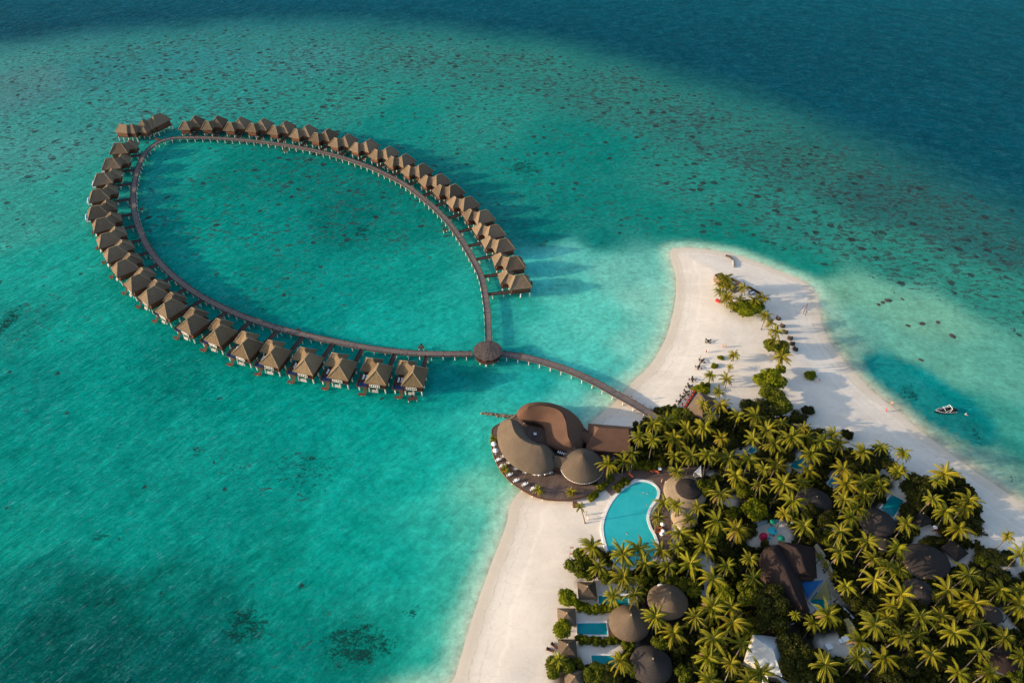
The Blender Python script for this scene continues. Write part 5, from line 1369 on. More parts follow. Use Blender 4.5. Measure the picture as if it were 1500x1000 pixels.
TALL=[(892,680,9.5),(925,664,11),(936,640,11),(957,644,12),(957,622,10),(975,618,8),(987,643,9.5),(988,668,10),(1012,667,10.5),(1036,667,12),(992,691,9),(1031,626,11),(1030,591,9),(1056,593,9),(1042,608,9),
 (1057,643,10.5),(1081,608,12),(1103,643,10),(1124,630,10),(1145,620,9.5),(1159,641,12),(1176,627,10),(1134,650,10),(1204,647,11),(1068,672,11),(1096,672,11),(1046,664,9),(1079,697,11.5),(1118,687,11.5),(1187,665,10),(1184,690,9),(1235,687,11),
 (1113,711,11),(1147,709,13),(1055,723,12),(973,736,8.5),(991,741,9.5),(1023,743,10.5),(964,757,8),(1050,763,10),(1010,760,8),(996,781,8.5),(1079,777,12.5),(992,801,9),(968,806,8.5),(1031,798,8.5),(1149,753,12),(1161,734,11),
 (1064,828,9),(1098,818,11),(1238,709,11.5),(1237,732,12),(1245,758,11.5),(1231,778,12),(1231,810,12),(1270,793,11.5),(1278,818,12.5),(1263,705,9.5),(1287,704,9),(1315,692,8),(1328,767,10.5),(1315,803,10),
 (1323,664,10),(1318,688,8),(1291,655,9.5),(1263,661,9),(1385,749,10),(1404,775,9),(867,801,7),(877,830,9),(912,812,8.5),(935,803,8.5),(946,825,9),(914,846,9.5),(979,830,10),(1011,825,10.5),(898,873,8),(929,870,9),
 (960,903,11),(1019,904,11),(1044,848,11.5),(1103,846,8),(1073,912,11),(1045,936,11.5),(1036,963,10.5),(1071,972,11.5),(1039,995,11),(1087,944,9),(1097,998,11),(1281,849,13),(1321,870,12),(1212,900,12),(1281,915,13),(1316,834,9),
 (1388,864,12),(1418,843,13),(1427,883,12),(1348,903,11.5),(1378,902,10.5),(1319,932,12),(1397,927,12.5),(1434,914,10.5),(1435,952,11),(1364,958,12.5),(1404,985,13),(1448,985,10.5),(1208,974,13),(1256,964,11.5),(1294,964,12),(1307,888,10),
 (1471,935,11),(1496,962,8),(1412,890,9.5),(1494,866,9)]
DIM=[(915,676,7.5),(1006,630,7.5),(1106,609,7),(1219,637,8),(1226,650,7),(1138,681,7.5),(1174,706,7.5),(1234,690,6.5),(1265,727,8),(1291,714,8),(1178,770,8.5),(1042,890,8.5),(1072,889,9),(1113,985,8),(1465,864,8.5),(1494,886,8),(1255,745,7),(1180,640,7.5),(1300,830,8),(1240,860,8),(1300,905,8),(1345,930,8),(1260,940,8)]
for x,y,h in TALL: palm(x,y,h*.86,1.08)
for x,y,h in DIM: palm(x,y,h,1.05)
for x,y,h,s,b in [(1062,408,6.5,.8,None),(1066,414,5.0,.72,None),(1089,421,6,.74,None),(1054,427,5,.75,(1056,436)),(1066,436,4.5,.8,None),(1072,446,3.5,.66,None),(1118,436,5,.72,None),(1069,420,4.5,.8,None),(1084,440,4,.72,None),(1057,417,4,.7,None),(1129,473,5,.8,None),(1134,498,5,.8,None),(1106,440,4.5,.75,None),(1121,462,6.5,.9,None),(1137,485,7,.95,None),(1145,523,7,1.0,None),
   (1075,520,3.0,.6,None),(1069,537,2.2,.5,None),(1064,555,4.2,.72,(1062,568)),(1041,550,4.0,.72,None),(1052,574,5.5,.85,None),(850,742,6.5,.62,(857,766)),
   (1476,785,10,.62,(1455,806)),(1494,812,10,.95,(1464,846)),(1366,730,10.5,.95,(1340,760)),(1384,694,9,1.1,None),(1373,705,9,.9,None),(1419,731,9,1.1,(1412,752)),(1411,741,8,.9,None),(818,966,4.5,.75,None),(909,968,4.5,.85,None),(987,927,9.5,.9,None),(1165,900,8,.62,None),(1190,912,8,.66,None),(1200,815,3,.38,None),(1210,826,3,.42,None),(1222,842,3.2,.46,None)]: palm(x,y,h,s*(1.22 if y<600 else 1.0),b)
# potted palms on the restaurant deck
def potted(x,y,label):
    p=at(*C6(x,y),ZD); t=thing('potted_palm',label,'potted plant',p,0,'potted palms on the restaurant deck')
    m=MB(); n=10
    for k,(r,z) in enumerate(((.3,0),(.42,.55))):
        for i in range(n): m.v.append((r*math.cos(2*PI*i/n),r*math.sin(2*PI*i/n),z))
    m.f=[(i,(i+1)%n,n+(i+1)%n,n+i) for i in range(n)]+[tuple(range(n,2*n)),tuple(range(n-1,-1,-1))]; m.m=[0]*len(m.f); m.build('pot',M['orange'],t)
    q=MB(); q.tube((0,0,.5),(0,0,1.3),.09,.07,6); q.build('trunk',M['trunk'],t)
    cr=new_obj('crown',CROWNS[prnd.randrange(6)],t); cr.location=(0,0,1.3); cr.scale=(.58,.58,.62); cr.rotation_euler=(0,0,prnd.uniform(0,6))
for x,y,l in [(147,420,'potted palm at the seaward tip of the restaurant deck'),(252,690,'potted palm in the middle of the row of white tables on the deck'),(553,882,'potted palm beside the last white table of the deck rim'),(853,900,'potted palm on the deck rim below the bell roof')]: potted(x,y,l)

def leaf_cloud(seed,n=1900,nl=9,size=.115,flat=.72):
    """crown of radius ~1: leaf clumps spread over several lobes, with gaps between them"""
    rs=np.random.RandomState(seed); lobes=[]
    for i in range(nl):
        a=rs.rand()*6.283; r=.62*math.sqrt(rs.rand()); lobes.append((r*math.cos(a),r*math.sin(a),.25+.5*rs.rand()*(1-r*.5),.30+.18*rs.rand()))
    V=[];F=[]
    for i in range(n):
        c=lobes[rs.randint(nl)]; d=rs.randn(3); d/=np.linalg.norm(d)
        if d[2]<-.35: d[2]*=-1
        p=np.array(c[:3])*np.array([1,1,flat])+d*c[3]*(.80+.28*rs.rand())*np.array([1,1,.85])
        if p[2]<.02: p[2]=.02+.1*rs.rand()
        nn=d*.7+rs.randn(3)*.45+np.array([0,0,.35]); nn/=np.linalg.norm(nn)
        t=np.cross(nn,rs.randn(3)); t/=np.linalg.norm(t)+1e-9; b=np.cross(nn,t); s=size*(.6+.7*rs.rand()); l=s*1.5
        k=len(V); V+= [p-t*s*.5-b*l*.1,p+b*l*.55-nn*.15*s,p+t*s*.5-b*l*.1,p-b*l*.55-nn*.2*s]; F.append((k,k+3,k+2,k+1))
    return np.array(V),F,lobes
def crown_mesh(seed,mat,**kw):
    V,F,lobes=leaf_cloud(seed,**kw); m=MB(); m.add(V,F)
    for x,y,z,r in lobes: m.ico((x,y,z*kw.get('flat',.72)),r*.74,2,(1,1,.8),.12,random.Random(seed))
    return m.mesh('tree_crown',mat)
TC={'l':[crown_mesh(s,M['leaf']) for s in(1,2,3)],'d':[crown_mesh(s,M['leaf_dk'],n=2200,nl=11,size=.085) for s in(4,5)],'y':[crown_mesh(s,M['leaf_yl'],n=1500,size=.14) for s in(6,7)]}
m=MB(); m.path([Vector((0,0,0)),Vector((.05,.02,.5)),Vector((0,.05,1))],[.05,.035,.02],7)
for a in (.3,1.6,2.9,4.2,5.4): m.tube((.03,.02,.45),(.45*math.cos(a),.45*math.sin(a),.85),.028,.012,5)
TT=m.mesh('tree_trunk',M['bark'])
TREES=[]
def tree(px,py,rpx,h,kind,label,cat='tree',rot=None,sx=1.0,sy=1.0,name=None,group=None,lift=.38):
    """px,py: middle of the crown; h: its top"""
    zc=.9+h*.6; c=at(px,py,zc); r=rpx/scale_at(py,zc); g=ground_z(c[0],c[1])
    nm=name or ('broadleaf_tree' if h>3.2 else 'round_shrub')
    t=thing(nm,label,cat,(c[0],c[1],g),0,group)
    z0=h*lift if h>3.2 else 0
    tr=new_obj('trunk',TT,t); tr.scale=(h*.9,h*.9,h*.85)
    cr=new_obj('crown',TC[kind][prnd.randrange(len(TC[kind]))],t); cr.location=(0,0,z0); cr.scale=(r*1.12*sx,r*1.12*sy,(h-z0)/.92); cr.rotation_euler=(0,0,prnd.uniform(0,6.28) if rot is None else rot)
    TREES.append((t,px,py)); EXCL.append((c[0],c[1],r*.5)); return t
T=tree
T(1096,452,19,4.5,'y','bright leafy tree at the base of the sand tip palms'); T(1108,446,12,4,'l','darker leafy tree beside the low screen at the sand tip'); T(1078,447,10,2.4,'l','low bush between the red beanbag and the bright tip tree','bush')
T(1139,507,18,6,'l','leafy tree under the lone palm along the lee beach'); T(1128,556,22,7,'y','large bright leafy tree standing alone above the grove'); T(1130,578,22,7.5,'l','large leafy tree joined below the bright one above the grove'); T(1142,592,22,7,'l','olive leafy tree on the lee side below the large bright trees'); T(1122,604,22,6.5,'d','dim olive tree where the tree clump meets the grove')
T(1143,541,8,3.4,'y','small bright tree between the lone palm and the large trees'); T(1188,548,10,1.9,'y','isolated round green bush on the lee sand','bush',sy=.8); T(1184,599,9.5,2.4,'d','isolated dark olive bush on the shaded lee sand','bush'); T(1170,611,14,5,'d','dim tree at the grove edge below the isolated dark bush')
T(1056,523,5,1.2,'y','small round bush on the sand, farther of two','bush'); T(1047,535,5.5,1.2,'y','small round bush on the sand, nearer of two','bush'); T(1027,569,11,2.6,'y','low bush beside the far corner of the bar roof','bush',sx=1.2,sy=.7); T(1034,562,7,2.2,'l','small bush behind the low bush by the bar','bush')
T(996,609,17,4.2,'l','broad leafy tree between the bar and the boardwalk end'); T(1012,618,13,4.5,'d','dark tree below the bar roof'); T(1099,599,18,5.5,'d','dark round tree above the grove path'); T(975,628,12,4.5,'d','dark tree where the boardwalk meets the grove')
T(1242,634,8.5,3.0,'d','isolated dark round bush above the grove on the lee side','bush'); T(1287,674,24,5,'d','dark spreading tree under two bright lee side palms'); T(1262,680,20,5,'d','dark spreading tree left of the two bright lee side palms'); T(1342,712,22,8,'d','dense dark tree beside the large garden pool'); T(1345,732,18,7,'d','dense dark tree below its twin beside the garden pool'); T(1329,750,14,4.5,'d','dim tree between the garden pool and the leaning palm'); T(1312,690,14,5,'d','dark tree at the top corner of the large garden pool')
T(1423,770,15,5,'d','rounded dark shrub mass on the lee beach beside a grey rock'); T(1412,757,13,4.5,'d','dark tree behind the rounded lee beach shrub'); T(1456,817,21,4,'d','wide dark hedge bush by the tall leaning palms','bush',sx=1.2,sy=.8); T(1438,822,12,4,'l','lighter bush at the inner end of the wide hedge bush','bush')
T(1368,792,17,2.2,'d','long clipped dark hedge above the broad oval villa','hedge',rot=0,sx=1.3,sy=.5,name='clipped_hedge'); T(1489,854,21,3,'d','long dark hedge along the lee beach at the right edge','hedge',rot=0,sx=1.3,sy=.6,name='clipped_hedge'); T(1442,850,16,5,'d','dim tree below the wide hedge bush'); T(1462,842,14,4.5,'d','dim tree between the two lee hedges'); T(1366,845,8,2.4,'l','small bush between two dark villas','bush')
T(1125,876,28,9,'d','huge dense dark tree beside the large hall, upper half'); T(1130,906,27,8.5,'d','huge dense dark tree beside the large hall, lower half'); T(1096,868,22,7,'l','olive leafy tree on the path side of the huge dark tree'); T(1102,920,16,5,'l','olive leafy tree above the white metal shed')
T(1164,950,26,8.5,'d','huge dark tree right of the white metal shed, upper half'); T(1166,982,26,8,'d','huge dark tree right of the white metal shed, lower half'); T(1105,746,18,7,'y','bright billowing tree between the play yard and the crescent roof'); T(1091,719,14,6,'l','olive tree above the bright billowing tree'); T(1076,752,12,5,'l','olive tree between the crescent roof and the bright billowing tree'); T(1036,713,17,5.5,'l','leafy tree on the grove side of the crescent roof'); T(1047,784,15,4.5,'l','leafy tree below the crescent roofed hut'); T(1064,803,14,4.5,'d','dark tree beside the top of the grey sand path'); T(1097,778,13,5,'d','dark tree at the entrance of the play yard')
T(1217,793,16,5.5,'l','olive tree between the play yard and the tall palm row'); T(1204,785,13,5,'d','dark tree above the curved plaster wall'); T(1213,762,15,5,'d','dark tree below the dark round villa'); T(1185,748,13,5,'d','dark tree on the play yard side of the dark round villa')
T(846,820,20,5.5,'l','big rounded tree on the beach beside the kidney pool'); T(856,836,15,4.5,'l','rounded tree just above the highest beach pavilion'); T(888,818,13,4.5,'d','dark tree at the lower end of the kidney pool'); T(893,846,14,4,'l','leafy tree between the pool and the uppermost plunge pool'); T(832,876,17,3.4,'y','bright rounded hedge bush between the two upper beach pavilions','bush',sy=.75); T(824,921,16,3.4,'y','bright rounded hedge bush between the middle beach pavilions','bush',sy=.8)
def hedge(pts,r,h,kind,label,name='leafy_hedge'):
    P=[gp(x,y) for x,y in pts]; c=sum(P,Vector())/len(P); t=thing(name,label,'hedge',c)
    n=len(P)
    for i,p_ in enumerate(P):
        o=new_obj('hedge_bush',TC[kind][i%len(TC[kind])],t); o.location=p_-c; rr=r/scale_at(pts[i][1],1); o.scale=(rr*1.15,rr*1.1,h); o.rotation_euler=(0,0,i*1.3); EXCL.append((p_[0],p_[1],rr*.5))
hedge([(850,890),(861,893),(872,894),(883,893),(894,893),(905,893)],8,2.4,'y','long leafy hedge below the uppermost plunge pool')
hedge([(849,938),(860,939),(871,940),(882,940),(893,940),(904,939)],8,2.3,'l','long leafy hedge below the middle plunge pool')
hedge([(866,730),(872,724),(879,716),(885,709),(892,702)],6.5,1.8,'y','ragged bright hedge at the foot of the bell roof')
hedge([(903,717),(909,711),(916,706)],7,1.7,'l','short hedge at the top left of the kidney pool')
hedge([(925,682),(935,684),(945,684),(955,682),(967,681)],9,2.6,'l','low bushes along the pool deck under the palms')
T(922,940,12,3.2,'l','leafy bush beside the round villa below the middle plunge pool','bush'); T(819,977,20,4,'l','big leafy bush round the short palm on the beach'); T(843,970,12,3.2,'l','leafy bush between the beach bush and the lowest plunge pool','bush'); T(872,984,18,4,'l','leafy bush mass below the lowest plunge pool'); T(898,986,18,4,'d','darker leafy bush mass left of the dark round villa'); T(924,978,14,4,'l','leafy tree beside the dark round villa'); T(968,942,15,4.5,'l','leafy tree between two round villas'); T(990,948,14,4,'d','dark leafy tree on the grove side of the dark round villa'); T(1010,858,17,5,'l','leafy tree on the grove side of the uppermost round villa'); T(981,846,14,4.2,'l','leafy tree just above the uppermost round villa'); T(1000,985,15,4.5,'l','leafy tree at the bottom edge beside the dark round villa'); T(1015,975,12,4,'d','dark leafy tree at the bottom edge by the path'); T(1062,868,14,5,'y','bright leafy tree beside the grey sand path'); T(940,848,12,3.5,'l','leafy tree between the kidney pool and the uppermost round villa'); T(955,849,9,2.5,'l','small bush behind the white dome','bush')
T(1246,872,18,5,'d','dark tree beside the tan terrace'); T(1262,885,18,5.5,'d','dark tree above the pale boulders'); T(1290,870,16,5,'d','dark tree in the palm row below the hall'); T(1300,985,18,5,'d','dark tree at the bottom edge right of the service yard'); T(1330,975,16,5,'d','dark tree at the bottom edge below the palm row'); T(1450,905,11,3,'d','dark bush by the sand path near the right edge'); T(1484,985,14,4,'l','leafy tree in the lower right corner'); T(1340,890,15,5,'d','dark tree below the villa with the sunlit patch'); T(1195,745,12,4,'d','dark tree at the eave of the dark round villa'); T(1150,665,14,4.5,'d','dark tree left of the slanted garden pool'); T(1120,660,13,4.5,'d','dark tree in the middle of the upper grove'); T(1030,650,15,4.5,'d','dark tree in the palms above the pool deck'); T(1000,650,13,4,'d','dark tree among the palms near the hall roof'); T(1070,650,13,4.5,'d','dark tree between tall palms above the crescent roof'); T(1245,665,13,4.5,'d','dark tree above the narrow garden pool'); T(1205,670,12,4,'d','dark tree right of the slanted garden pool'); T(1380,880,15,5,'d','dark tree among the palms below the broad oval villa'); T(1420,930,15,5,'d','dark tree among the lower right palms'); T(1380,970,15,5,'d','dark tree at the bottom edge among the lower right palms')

# undergrowth below the grove: nobody could count it
def undergrowth():
    rs=np.random.RandomState(9); rnd=random.Random(5)
    bases=[leaf_cloud(s,n=110,nl=5,size=.36)[0] for s in (21,22,23)]
    VV=[];k=0; x0,y0=grove.min(0); x1,y1=grove.max(0); tries=0; cnt=0
    ex=np.array(EXCL); clears=[px2(c) for c in CLEAR_PX]
    while tries<6500:
        tries+=1; x=rnd.uniform(x0,min(x1,150)); y=rnd.uniform(max(y0,48),y1)
        if not in_poly((x,y),grove): continue
        if any(in_poly((x,y),c) for c in clears): continue
        r=rnd.uniform(1.0,2.3)
        if (np.hypot(ex[:,0]-x,ex[:,1]-y)<ex[:,2]+r*.5).any(): continue
        h=rnd.uniform(1.0,3.4); a=rnd.uniform(0,6.28); B=bases[rnd.randrange(3)]; c,s=math.cos(a),math.sin(a)
        V=np.stack([(B[:,0]*c-B[:,1]*s)*r+x,(B[:,0]*s+B[:,1]*c)*r+y,B[:,2]*h+ground_z(x,y)],1); VV.append(V); cnt+=1
    V=np.concatenate(VV); n=len(V)//4
    me=bpy.data.meshes.new('undergrowth'); me.from_pydata(V.tolist(),[],[(4*i,4*i+3,4*i+2,4*i+1) for i in range(n)]); me.materials.append(M['leaf_dk']); me.update()
    o=bpy.data.objects.new('undergrowth',me); COL.objects.link(o); tag(o,'dense low undergrowth on the shaded floor of the grove','undergrowth',kind='stuff'); print('undergrowth',cnt)
# ------------------------------------------------------------------ furniture on the sand, people, boat
P_ctable=Proto(lambda:make_table('beach_table','dark','dark',.55,'x',False)); P_cchair=Proto(lambda:make_chair('dark','beach_chair'))
TB=[(1037,501),(1028,530),(1023,539),(1014,557),(1009,567),(1005,576),(1000,583),(995,590),(988,598)]
for k,(x,y) in enumerate(TB):
    p=gp(x,y); n=k+1
    w='farthest out on the sand towards the tip' if k==0 else 'nearest the boardwalk end' if k==8 else f'{ORD[9-k]} from the boardwalk end of the beach row'
    P_ctable.put(p,.3*k,f'dark round beach table {w}','dark tables in a row along the beach')
    for j in range(4):
        a=.5+.3*k+j*PI/2; q=p+Vector((math.cos(a)*.95,math.sin(a)*.95,0)); q[2]=ground_z(q[0],q[1])
        sd=['far','lagoon','near','grove'][j]
        P_cchair.put(q,a-PI/2,f'dark chair on the {sd} side of the beach table {w}'.replace(' of the beach row','').replace(' out on the sand towards the tip',' out'),'dark chairs round the beach tables')
def make_cabana():
    t=thing('round_sofa','x','sofa'); m=MB(); m.prism([(.95*math.cos(2*PI*i/18),.95*math.sin(2*PI*i/18)) for i in range(18)],0,.35); m.build('base',M['dark'],t)
    m=MB(); m.prism([(.85*math.cos(2*PI*i/18),.85*math.sin(2*PI*i/18)) for i in range(18)],.352,.5); m.build('cushion',M['red'],t)
    m=MB(); n=12
    for r in range(5):
        f=r/4; rr=1.0-.28*f*f; z=.3+1.15*f
        for i in range(n+1):
            a=PI*i/n; m.v.append((rr*math.cos(a),rr*math.sin(a)*(1-.55*f),z))
    for r in range(4):
        for i in range(n): m.f.append((r*(n+1)+i,r*(n+1)+i+1,(r+1)*(n+1)+i+1,(r+1)*(n+1)+i)); m.m.append(0)
    h=m.build('hood',M['dark'],t); h.modifiers.new('thick','SOLIDIFY').thickness=.06
    return t
P_cab=Proto(make_cabana)
for k,(x,y) in enumerate([(1140,467),(1146,478),(1150,487),(1157,496),(1160,504),(1165,512)]):
    P_cab.put(gp(x,y),R(120+k*13%60),'dark hooded sofa nearest the sand tip on the lee side' if k==0 else 'dark hooded sofa at the grove end of the lee row' if k==5 else f'dark hooded sofa, {ORD[k+1]} from the sand tip in the lee row','hooded sofas along the lee beach')
P_bl=Proto(lambda:make_lounger('beach_lounger','wood_red','wood_red'))
P_bl.put(gp(806,952),R(70),'brown beach lounger nearer the water beside the third beach pavilion','brown loungers on the white beach'); P_bl.put(gp(812,946),R(50),'brown beach lounger nearer the third beach pavilion','brown loungers on the white beach')
P_ol=Proto(lambda:make_lounger('pool_lounger','wood_dark','orange'))
for x,y,l in [(953,690,'orange lounger at the bushes beside the white table on the pool deck'),(961,691,'orange lounger next to the white table on the pool deck'),(980,712,'orange lounger left of the crescent roof on the pool deck'),(985,710,'orange lounger touching the crescent roof on the pool deck'),(924,697,'orange lounger under the leaning palm at the top of the pool'),(964,779,'orange lounger on the farther part of the right pool deck'),(967,774,'orange lounger beside the white parasol on the right pool deck'),(988,697,'orange lounger under the bright palm on the pool deck')]:
    p=at(x,y,1.17); P_ol.put(p,R(40+x%7*9),l,'orange loungers on the pool deck')
P_wpar=Proto(lambda:make_parasol('white_cloth',.62))
for x,y,l in [(969,773,'white parasol highest of those on the right pool deck'),(970,783,'white parasol in the middle on the right pool deck'),(968,787,'white parasol lowest on the right pool deck'),(988,763,'white parasol beside the small thatched hut on the pool deck'),(1159,771,'white parasol shape added for a spot of light, right end of the play yard'),(1366,777,'white parasol on the sand by the dark square hut')]:  # the play yard one is added to stand for a spot of light
    P_wpar.put(gp(x,y),0,l,'small white parasols in the grove')
P_wtable.put(at(966,688,1.17),0,'white table among the bushes on the pool deck')
t=make_lounger('sun_lounger','white','orange'); t.location=gp(1369,776); tag(t,'orange cushioned lounger beside the white parasol near the dark square hut','sun lounger')
t=make_lounger('sun_lounger','wood_dark','black'); t.location=gp(1441,783); t.rotation_euler=(0,0,R(80)); tag(t,'single grey black lounger on the lee sand by the rounded shrub','sun lounger')
boxy('towel_stand','small brown towel hut on the sand by the lone pool palm',842,741,(1.2,1.0,1.5),'wood_red',.2,'stand')
def flag(px,py,label,mat='red'):
    p=gp(px,py); t=thing('beach_flag',label,'flag',p); m=MB(); m.tube((0,0,0),(0,0,2.6),.035,.03,6); m.build('pole',M['wood_red'],t)
    m=MB(); m.box((.42,0,2.2),(.8,.03,.55)); m.build('cloth',M[mat],t)
flag(834,817,'red beach flag beside the big rounded beach tree'); flag(835,808,'small red beach flag farther up the beach beside the rounded tree')

def make_person(name_label,shirt=None,pants=None,pose='stand',skin='skin'):
    t=thing('person',name_label,'person')
    v=[(0,0,.94),(0,.0,1.15),(0,0,1.38),(0,-.01,1.50),(0,-.03,1.62),(0,-.02,1.73),
       (-.20,0,1.40),(-.27,.02,1.13),(-.28,-.06,.90),(-.28,-.09,.80),(.20,0,1.40),(.27,.02,1.13),(.28,-.06,.90),(.28,-.09,.80),
       (-.10,0,.88),(-.12,-.03,.50),(-.12,.02,.09),(-.13,-.14,.04),(.10,0,.88),(.12,.03,.50),(.12,.10,.09),(.13,-.04,.04)]
    e=[(0,1),(1,2),(2,3),(3,4),(4,5),(2,6),(6,7),(7,8),(8,9),(2,10),(10,11),(11,12),(12,13),(0,14),(14,15),(15,16),(16,17),(0,18),(18,19),(19,20),(20,21)]
    rad=[.14,.13,.15,.055,.095,.085,.06,.045,.035,.035,.06,.045,.035,.035,.09,.06,.042,.035,.09,.06,.042,.035]
    if pose=='swim':
        v=[(x,(z-1.55)*.8 if i>0 else -.5,.02+max(-.35,(z-1.55)*.2)) for i,(x,y,z) in enumerate(v)]
    me=bpy.data.meshes.new('person_body'); me.from_pydata(v,e,[]); me.materials.append(M[skin]); o=bpy.data.objects.new('body',me); COL.objects.link(o); o.parent=t
    sk=o.modifiers.new('skin','SKIN'); sk.use_smooth_shade=True
    for i,r in enumerate(rad): me.skin_vertices[0].data[i].radius=(r,r*.8 if i<3 else r)
    me.skin_vertices[0].data[0].use_root=True
    sb=o.modifiers.new('sub','SUBSURF'); sb.levels=1; sb.render_levels=1
    hp=Vector(v[5]); m=MB(); m.ico((hp[0],hp[1]+.015,hp[2]+.02),.108,2,(.95,1.05,.95)); m.build('hair',M['hair'],t,True)
    if pose!='swim':
        if shirt:
            m=MB(); n=12
            for k,(z,rx,ry) in enumerate(((.88,.19,.15),(1.1,.17,.14),(1.3,.21,.15),(1.43,.17,.12))):
                for i in range(n): m.v.append((rx*math.cos(2*PI*i/n),ry*math.sin(2*PI*i/n),z))
            for k in range(3):
                for i in range(n): m.f.append((k*n+i,k*n+(i+1)%n,(k+1)*n+(i+1)%n,(k+1)*n+i)); m.m.append(0)
            m.build('shirt',M[shirt],t,True)
        if pants:
            m=MB()
            for s,y in ((-1,-.02),(1,.02)): m.tube((s*.11,y,.52),(s*.09,0,.90),.105,.125,10)
            m.build('shorts',M[pants],t,True)
    return t
def person(px,py,label,shirt,pants,rz=0,z=None,pose='stand'):
    t=make_person(label,shirt,pants,pose); p=gp(px,py) if z is None else at(px,py,z); t.location=p; t.rotation_euler=(0,0,rz); return t
person(1034,517,'person in a red top walking on the sand near the far beach table','red','dark',.4)
person(1037,516,'person in white standing beside the one in red on the sand','white_cloth','white_cloth',2.2)
person(1025,526,'person in dark clothes next to the beach tables','dark','dark',1)
person(1058,509,'person in orange walking on the open sand towards the small palms','orange','orange',1.2); person(1062,509,'person in orange shorts beside the other in orange on the open sand',None,'orange',2)
person(1196,559,'person in white beside the isolated round bush on the lee sand','white_cloth','white_cloth',.7); person(1199,560,'person in orange beside the person in white near the isolated bush','orange','white_cloth',2.8)
person(1297,603,'person in red swimwear walking along the lee waterline','red','red',1.9); 
person(1305,593,'person in orange shorts wading in the lee shallows',None,'orange',2.5,z=-.3)
person(925,583,'person in dark clothes crossing the shore boardwalk','dark','dark',2.2,z=DZ)
person(969,706,'person in a pink shirt walking on the pool deck','orange','white_cloth',.6,z=1.17); person(974,709,'person in white shorts following on the pool deck',None,'white_cloth',1.2,z=1.17)
person(858,754,'person in white on the sand by the lone pool palm','white_cloth','red',1.0); person(861,761,'person in pale shorts sitting out on the sand right of the lone pool palm','white_cloth','white_cloth',2.0)
person(948,722,'swimmer at the top of the kidney shaped pool nearest the deck',None,None,.5,z=1.2,pose='swim'); person(942,723,'swimmer left of the other one at the top of the kidney shaped pool',None,None,2.5,z=1.2,pose='swim'); person(946,739,'swimmer by the inner bend of the kidney shaped pool',None,None,1.5,z=1.2,pose='swim'); person(918,781,'lone swimmer in the lower half of the kidney shaped pool',None,None,.2,z=1.2,pose='swim')
person(1416,607.5,'swimmer holding onto the float behind the motorboat',None,None,1.0,z=0,pose='swim')
person(1161,781,'person in red at the right end of the play yard','red','dark',.3)

# wakeboard boat with a towing arch
c=at(1383,603,0); boat=thing('motorboat','dark motorboat with a white rail and towing arch moored in the blue lagoon pool','boat',(c[0],c[1],0),R(180+4))
L=6.6; Wd=2.3; st=14
def hull_w(f): return Wd/2*(1-max(0,(f-.45)/.55)**2.3)
m=MB()
for k in range(st+1):
    f=k/st; x=-L/2+L*f; w_=max(.03,hull_w(f)); zt=.75+.28*f*f
    for (y,z) in ((-w_,zt),(-w_*.86,.05),(0,-.25),(w_*.86,.05),(w_,zt)): m.v.append((x,y,z))
for k in range(st):
    for i in range(4): a=5*k+i; m.f.append((a,a+1,a+6,a+5)); m.m.append(0)
m.f.append((0,1,2,3,4)); m.m.append(0); hull=m.build('hull',M['black'],boat,True)
m=MB()
for s in(-1,1):
    for k in range(st):
        f=k/st; g=(k+1)/st; m.tube((-L/2+L*f,s*max(.03,hull_w(f)),.78+.28*f*f),(-L/2+L*g,s*max(.03,hull_w(g)),.78+.28*g*g),.04,.04,6)
m.build('gunwale',M['metal'],boat,True)
m=MB(); m.v=[]; 
for k in range(st+1):
    f=k/st; m.v+=[(-L/2+L*f,-max(.02,hull_w(f)-.05),.62+.22*f*f),(-L/2+L*f,max(.02,hull_w(f)-.05),.62+.22*f*f)]
for k in range(st): m.f.append((2*k,2*k+2,2*k+3,2*k+1)); m.m.append(0)
m.build('deck',M['black'],boat)
m=MB()
for y in(-.55,.55): m.box((-.2,y,.9),(.6,.6,.5)); m.box((-.52,y,1.25),(.12,.6,.5))
m.box((-2.2,0,.9),(.8,1.8,.5)); m.build('seat',M['dark'],boat)
m=MB(); m.box((.55,0,1.25),(.05,1.7,.55),0,0); ws=m.build('windscreen',M['glass'],boat); m=MB(); m.box((.56,0,1.54),(.08,1.75,.06)); m.build('frame',M['metal'],ws)
m=MB()
for s in(-1,1):
    m.tube((-.9,s*1.05,.8),(-1.3,s*.9,2.3),.045,.045,7); m.tube((.5,s*1.0,.85),(-1.25,s*.9,2.25),.03,.03,6)
m.tube((-1.3,-.9,2.3),(-1.3,.9,2.3),.06,.06,7); m.tube((-1.3,-.9,2.3),(-1.3,.9,2.31),.06,.06,7)
m.tube((2.9,0,1.05),(-1.3,-.3,2.32),.03,.03,5); m.build('towing_arch',M['metal'],boat)
m=MB(); m.box((-L/2-.28,0,.75),(.5,.45,.7)); m.tube((-L/2-.3,0,.4),(-L/2-.3,0,-.4),.1,.1,6); m.build('outboard_motor',M['black'],boat)
p=at(1414.5,607,0); t=thing('mooring_float','pale round float beside the swimmer behind the motorboat','float',(p[0],p[1],0)); m=MB(); m.ico((0,0,.1),.28,2); m.build('ball',M['plaster'],t,True); m=MB(); m.tube((0,0,.5),(0,0,.75),.05,.05,6); m.build('ring',M['metal'],t)

undergrowth()
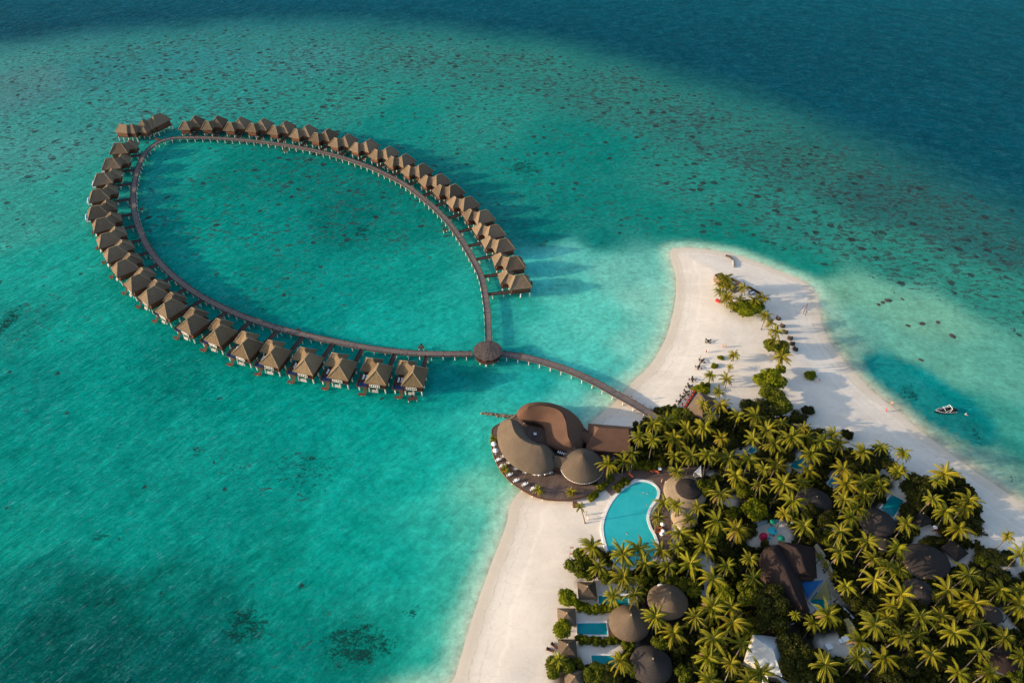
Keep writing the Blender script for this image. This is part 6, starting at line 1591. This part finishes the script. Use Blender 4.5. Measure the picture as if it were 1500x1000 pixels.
# ------------------------------------------------------------------ palm labels: which one, told by what it stands beside
LM=[('the hall roof',935,642),('the shore boardwalk end',962,612),('the beach bar',1028,592),('the top of the kidney pool',940,715),('the bottom of the kidney pool',925,822),('the crescent roof',1004,715),('the slanted garden pool',1170,677),
 ('the narrow garden pool',1221,703),('the large garden pool',1307,741),('the play yard',1128,782),('the large dark hall',1155,840),('the blue sail',1187,860),('the mossy wall',1243,922),('the white metal shed',1120,958),('the uppermost plunge pool',898,879),
 ('the lowest plunge pool',884,968),('the middle round villa',926,910),('the dark tipped villa',957,968),('the uppermost round villa',982,878),('the grey sand path',1035,850),('the two toned dark villa',1288,768),('the broad oval villa',1362,822),('the sunlit patch villa',1350,863),
 ('the dark square lee hut',1404,801),('the leaning palm hut',1353,752),('the reddish corner villa',1476,965),('the dark path villa',1455,893),('the dark round shaded villa',1197,735),('the sand tip screens',1080,425),('the red beanbag',1050,442),('the lone clump of big trees',1128,565),('the huge dark tree',1128,892),('the second huge dark tree',1166,965),('the bright billowing tree',1105,746),('the hooded sofas',1153,492),('the small round bushes',1051,529),('the wide hedge bush',1457,817),('the isolated dark bush',1242,633),('the service boxes',1228,943),('the small grove pool',1102,658),('the pool deck table',966,688),('the big beach tree',846,820)]
def direction(dx,dy):
    a=math.degrees(math.atan2(-dy,dx))%360
    return ['right of','up and right of','above','up and left of','left of','down and left of','below','down and right of'][int(((a+22.5)%360)//45)]
used={}
order=sorted(range(len(PALMS)),key=lambda i:min(math.hypot(PALMS[i][1]-l[1],PALMS[i][2]-l[2]) for l in LM))
for i in order:
    t,x,y,h,s=PALMS[i]
    look='tall' if h>=11 else 'low' if h<6 else 'mid height'
    if s<.7: look='small' if h<8 else 'thin crowned'
    near_=sorted(LM,key=lambda l:math.hypot(x-l[1],y-l[2])); best=None
    for l in near_[:4]:
        k=(l[0],direction(x-l[1],y-l[2]))
        if k not in used: best=k; break
    rank=1
    if best is None: best=(near_[0][0],direction(x-near_[0][1],y-near_[0][2])); rank=used[best]+1
    used[best]=used.get(best,0)+1
    t['label']=f"{look} coconut palm {best[1]} {best[0]}" + (f", {ORD[rank]} one out" if rank>1 else '')
    t['group']='coconut palms of the island'
SKY_STRENGTH=0.15; SUN_STRENGTH=3.2; SUN_COLOR=(1.0,.80,.55); EXPOSURE=1.25
# ------------------------------------------------------------------ light
SUN_EL=R(15.0); SUN_DIR2=(-math.cos(R(8)),-math.sin(R(8)))      # horizontal direction towards the sun
w=bpy.data.worlds.new('World'); scene.world=w; w.use_nodes=True
nt=w.node_tree; bg=nt.nodes['Background']
sky=nt.nodes.new('ShaderNodeTexSky'); sky.sky_type='NISHITA'; sky.sun_disc=False
sky.sun_elevation=SUN_EL; sky.sun_rotation=math.atan2(SUN_DIR2[0],SUN_DIR2[1])
sky.altitude=0; sky.air_density=1.0; sky.dust_density=1.5; sky.ozone_density=1.0
nt.links.new(sky.outputs[0],bg.inputs[0]); bg.inputs[1].default_value=SKY_STRENGTH
sd=bpy.data.lights.new('sun','SUN'); so=bpy.data.objects.new('sun',sd); COL.objects.link(so)
sd.energy=SUN_STRENGTH; sd.angle=R(.5); sd.color=SUN_COLOR
dirv=Vector((SUN_DIR2[0]*math.cos(SUN_EL),SUN_DIR2[1]*math.cos(SUN_EL),math.sin(SUN_EL)))
so.rotation_euler=dirv.to_track_quat('Z','Y').to_euler(); so.location=(-300,0,200)
vs=scene.view_settings
scene.display_settings.display_device='sRGB'
vs.view_transform='Standard'; vs.look='None'; vs.gamma=1.0; vs.use_curve_mapping=False; vs.exposure=EXPOSURE
scene.cycles.max_bounces=5; scene.cycles.diffuse_bounces=3; scene.cycles.glossy_bounces=2
scene.cycles.transmission_bounces=3; scene.cycles.transparent_max_bounces=4
scene.cycles.use_denoising=True
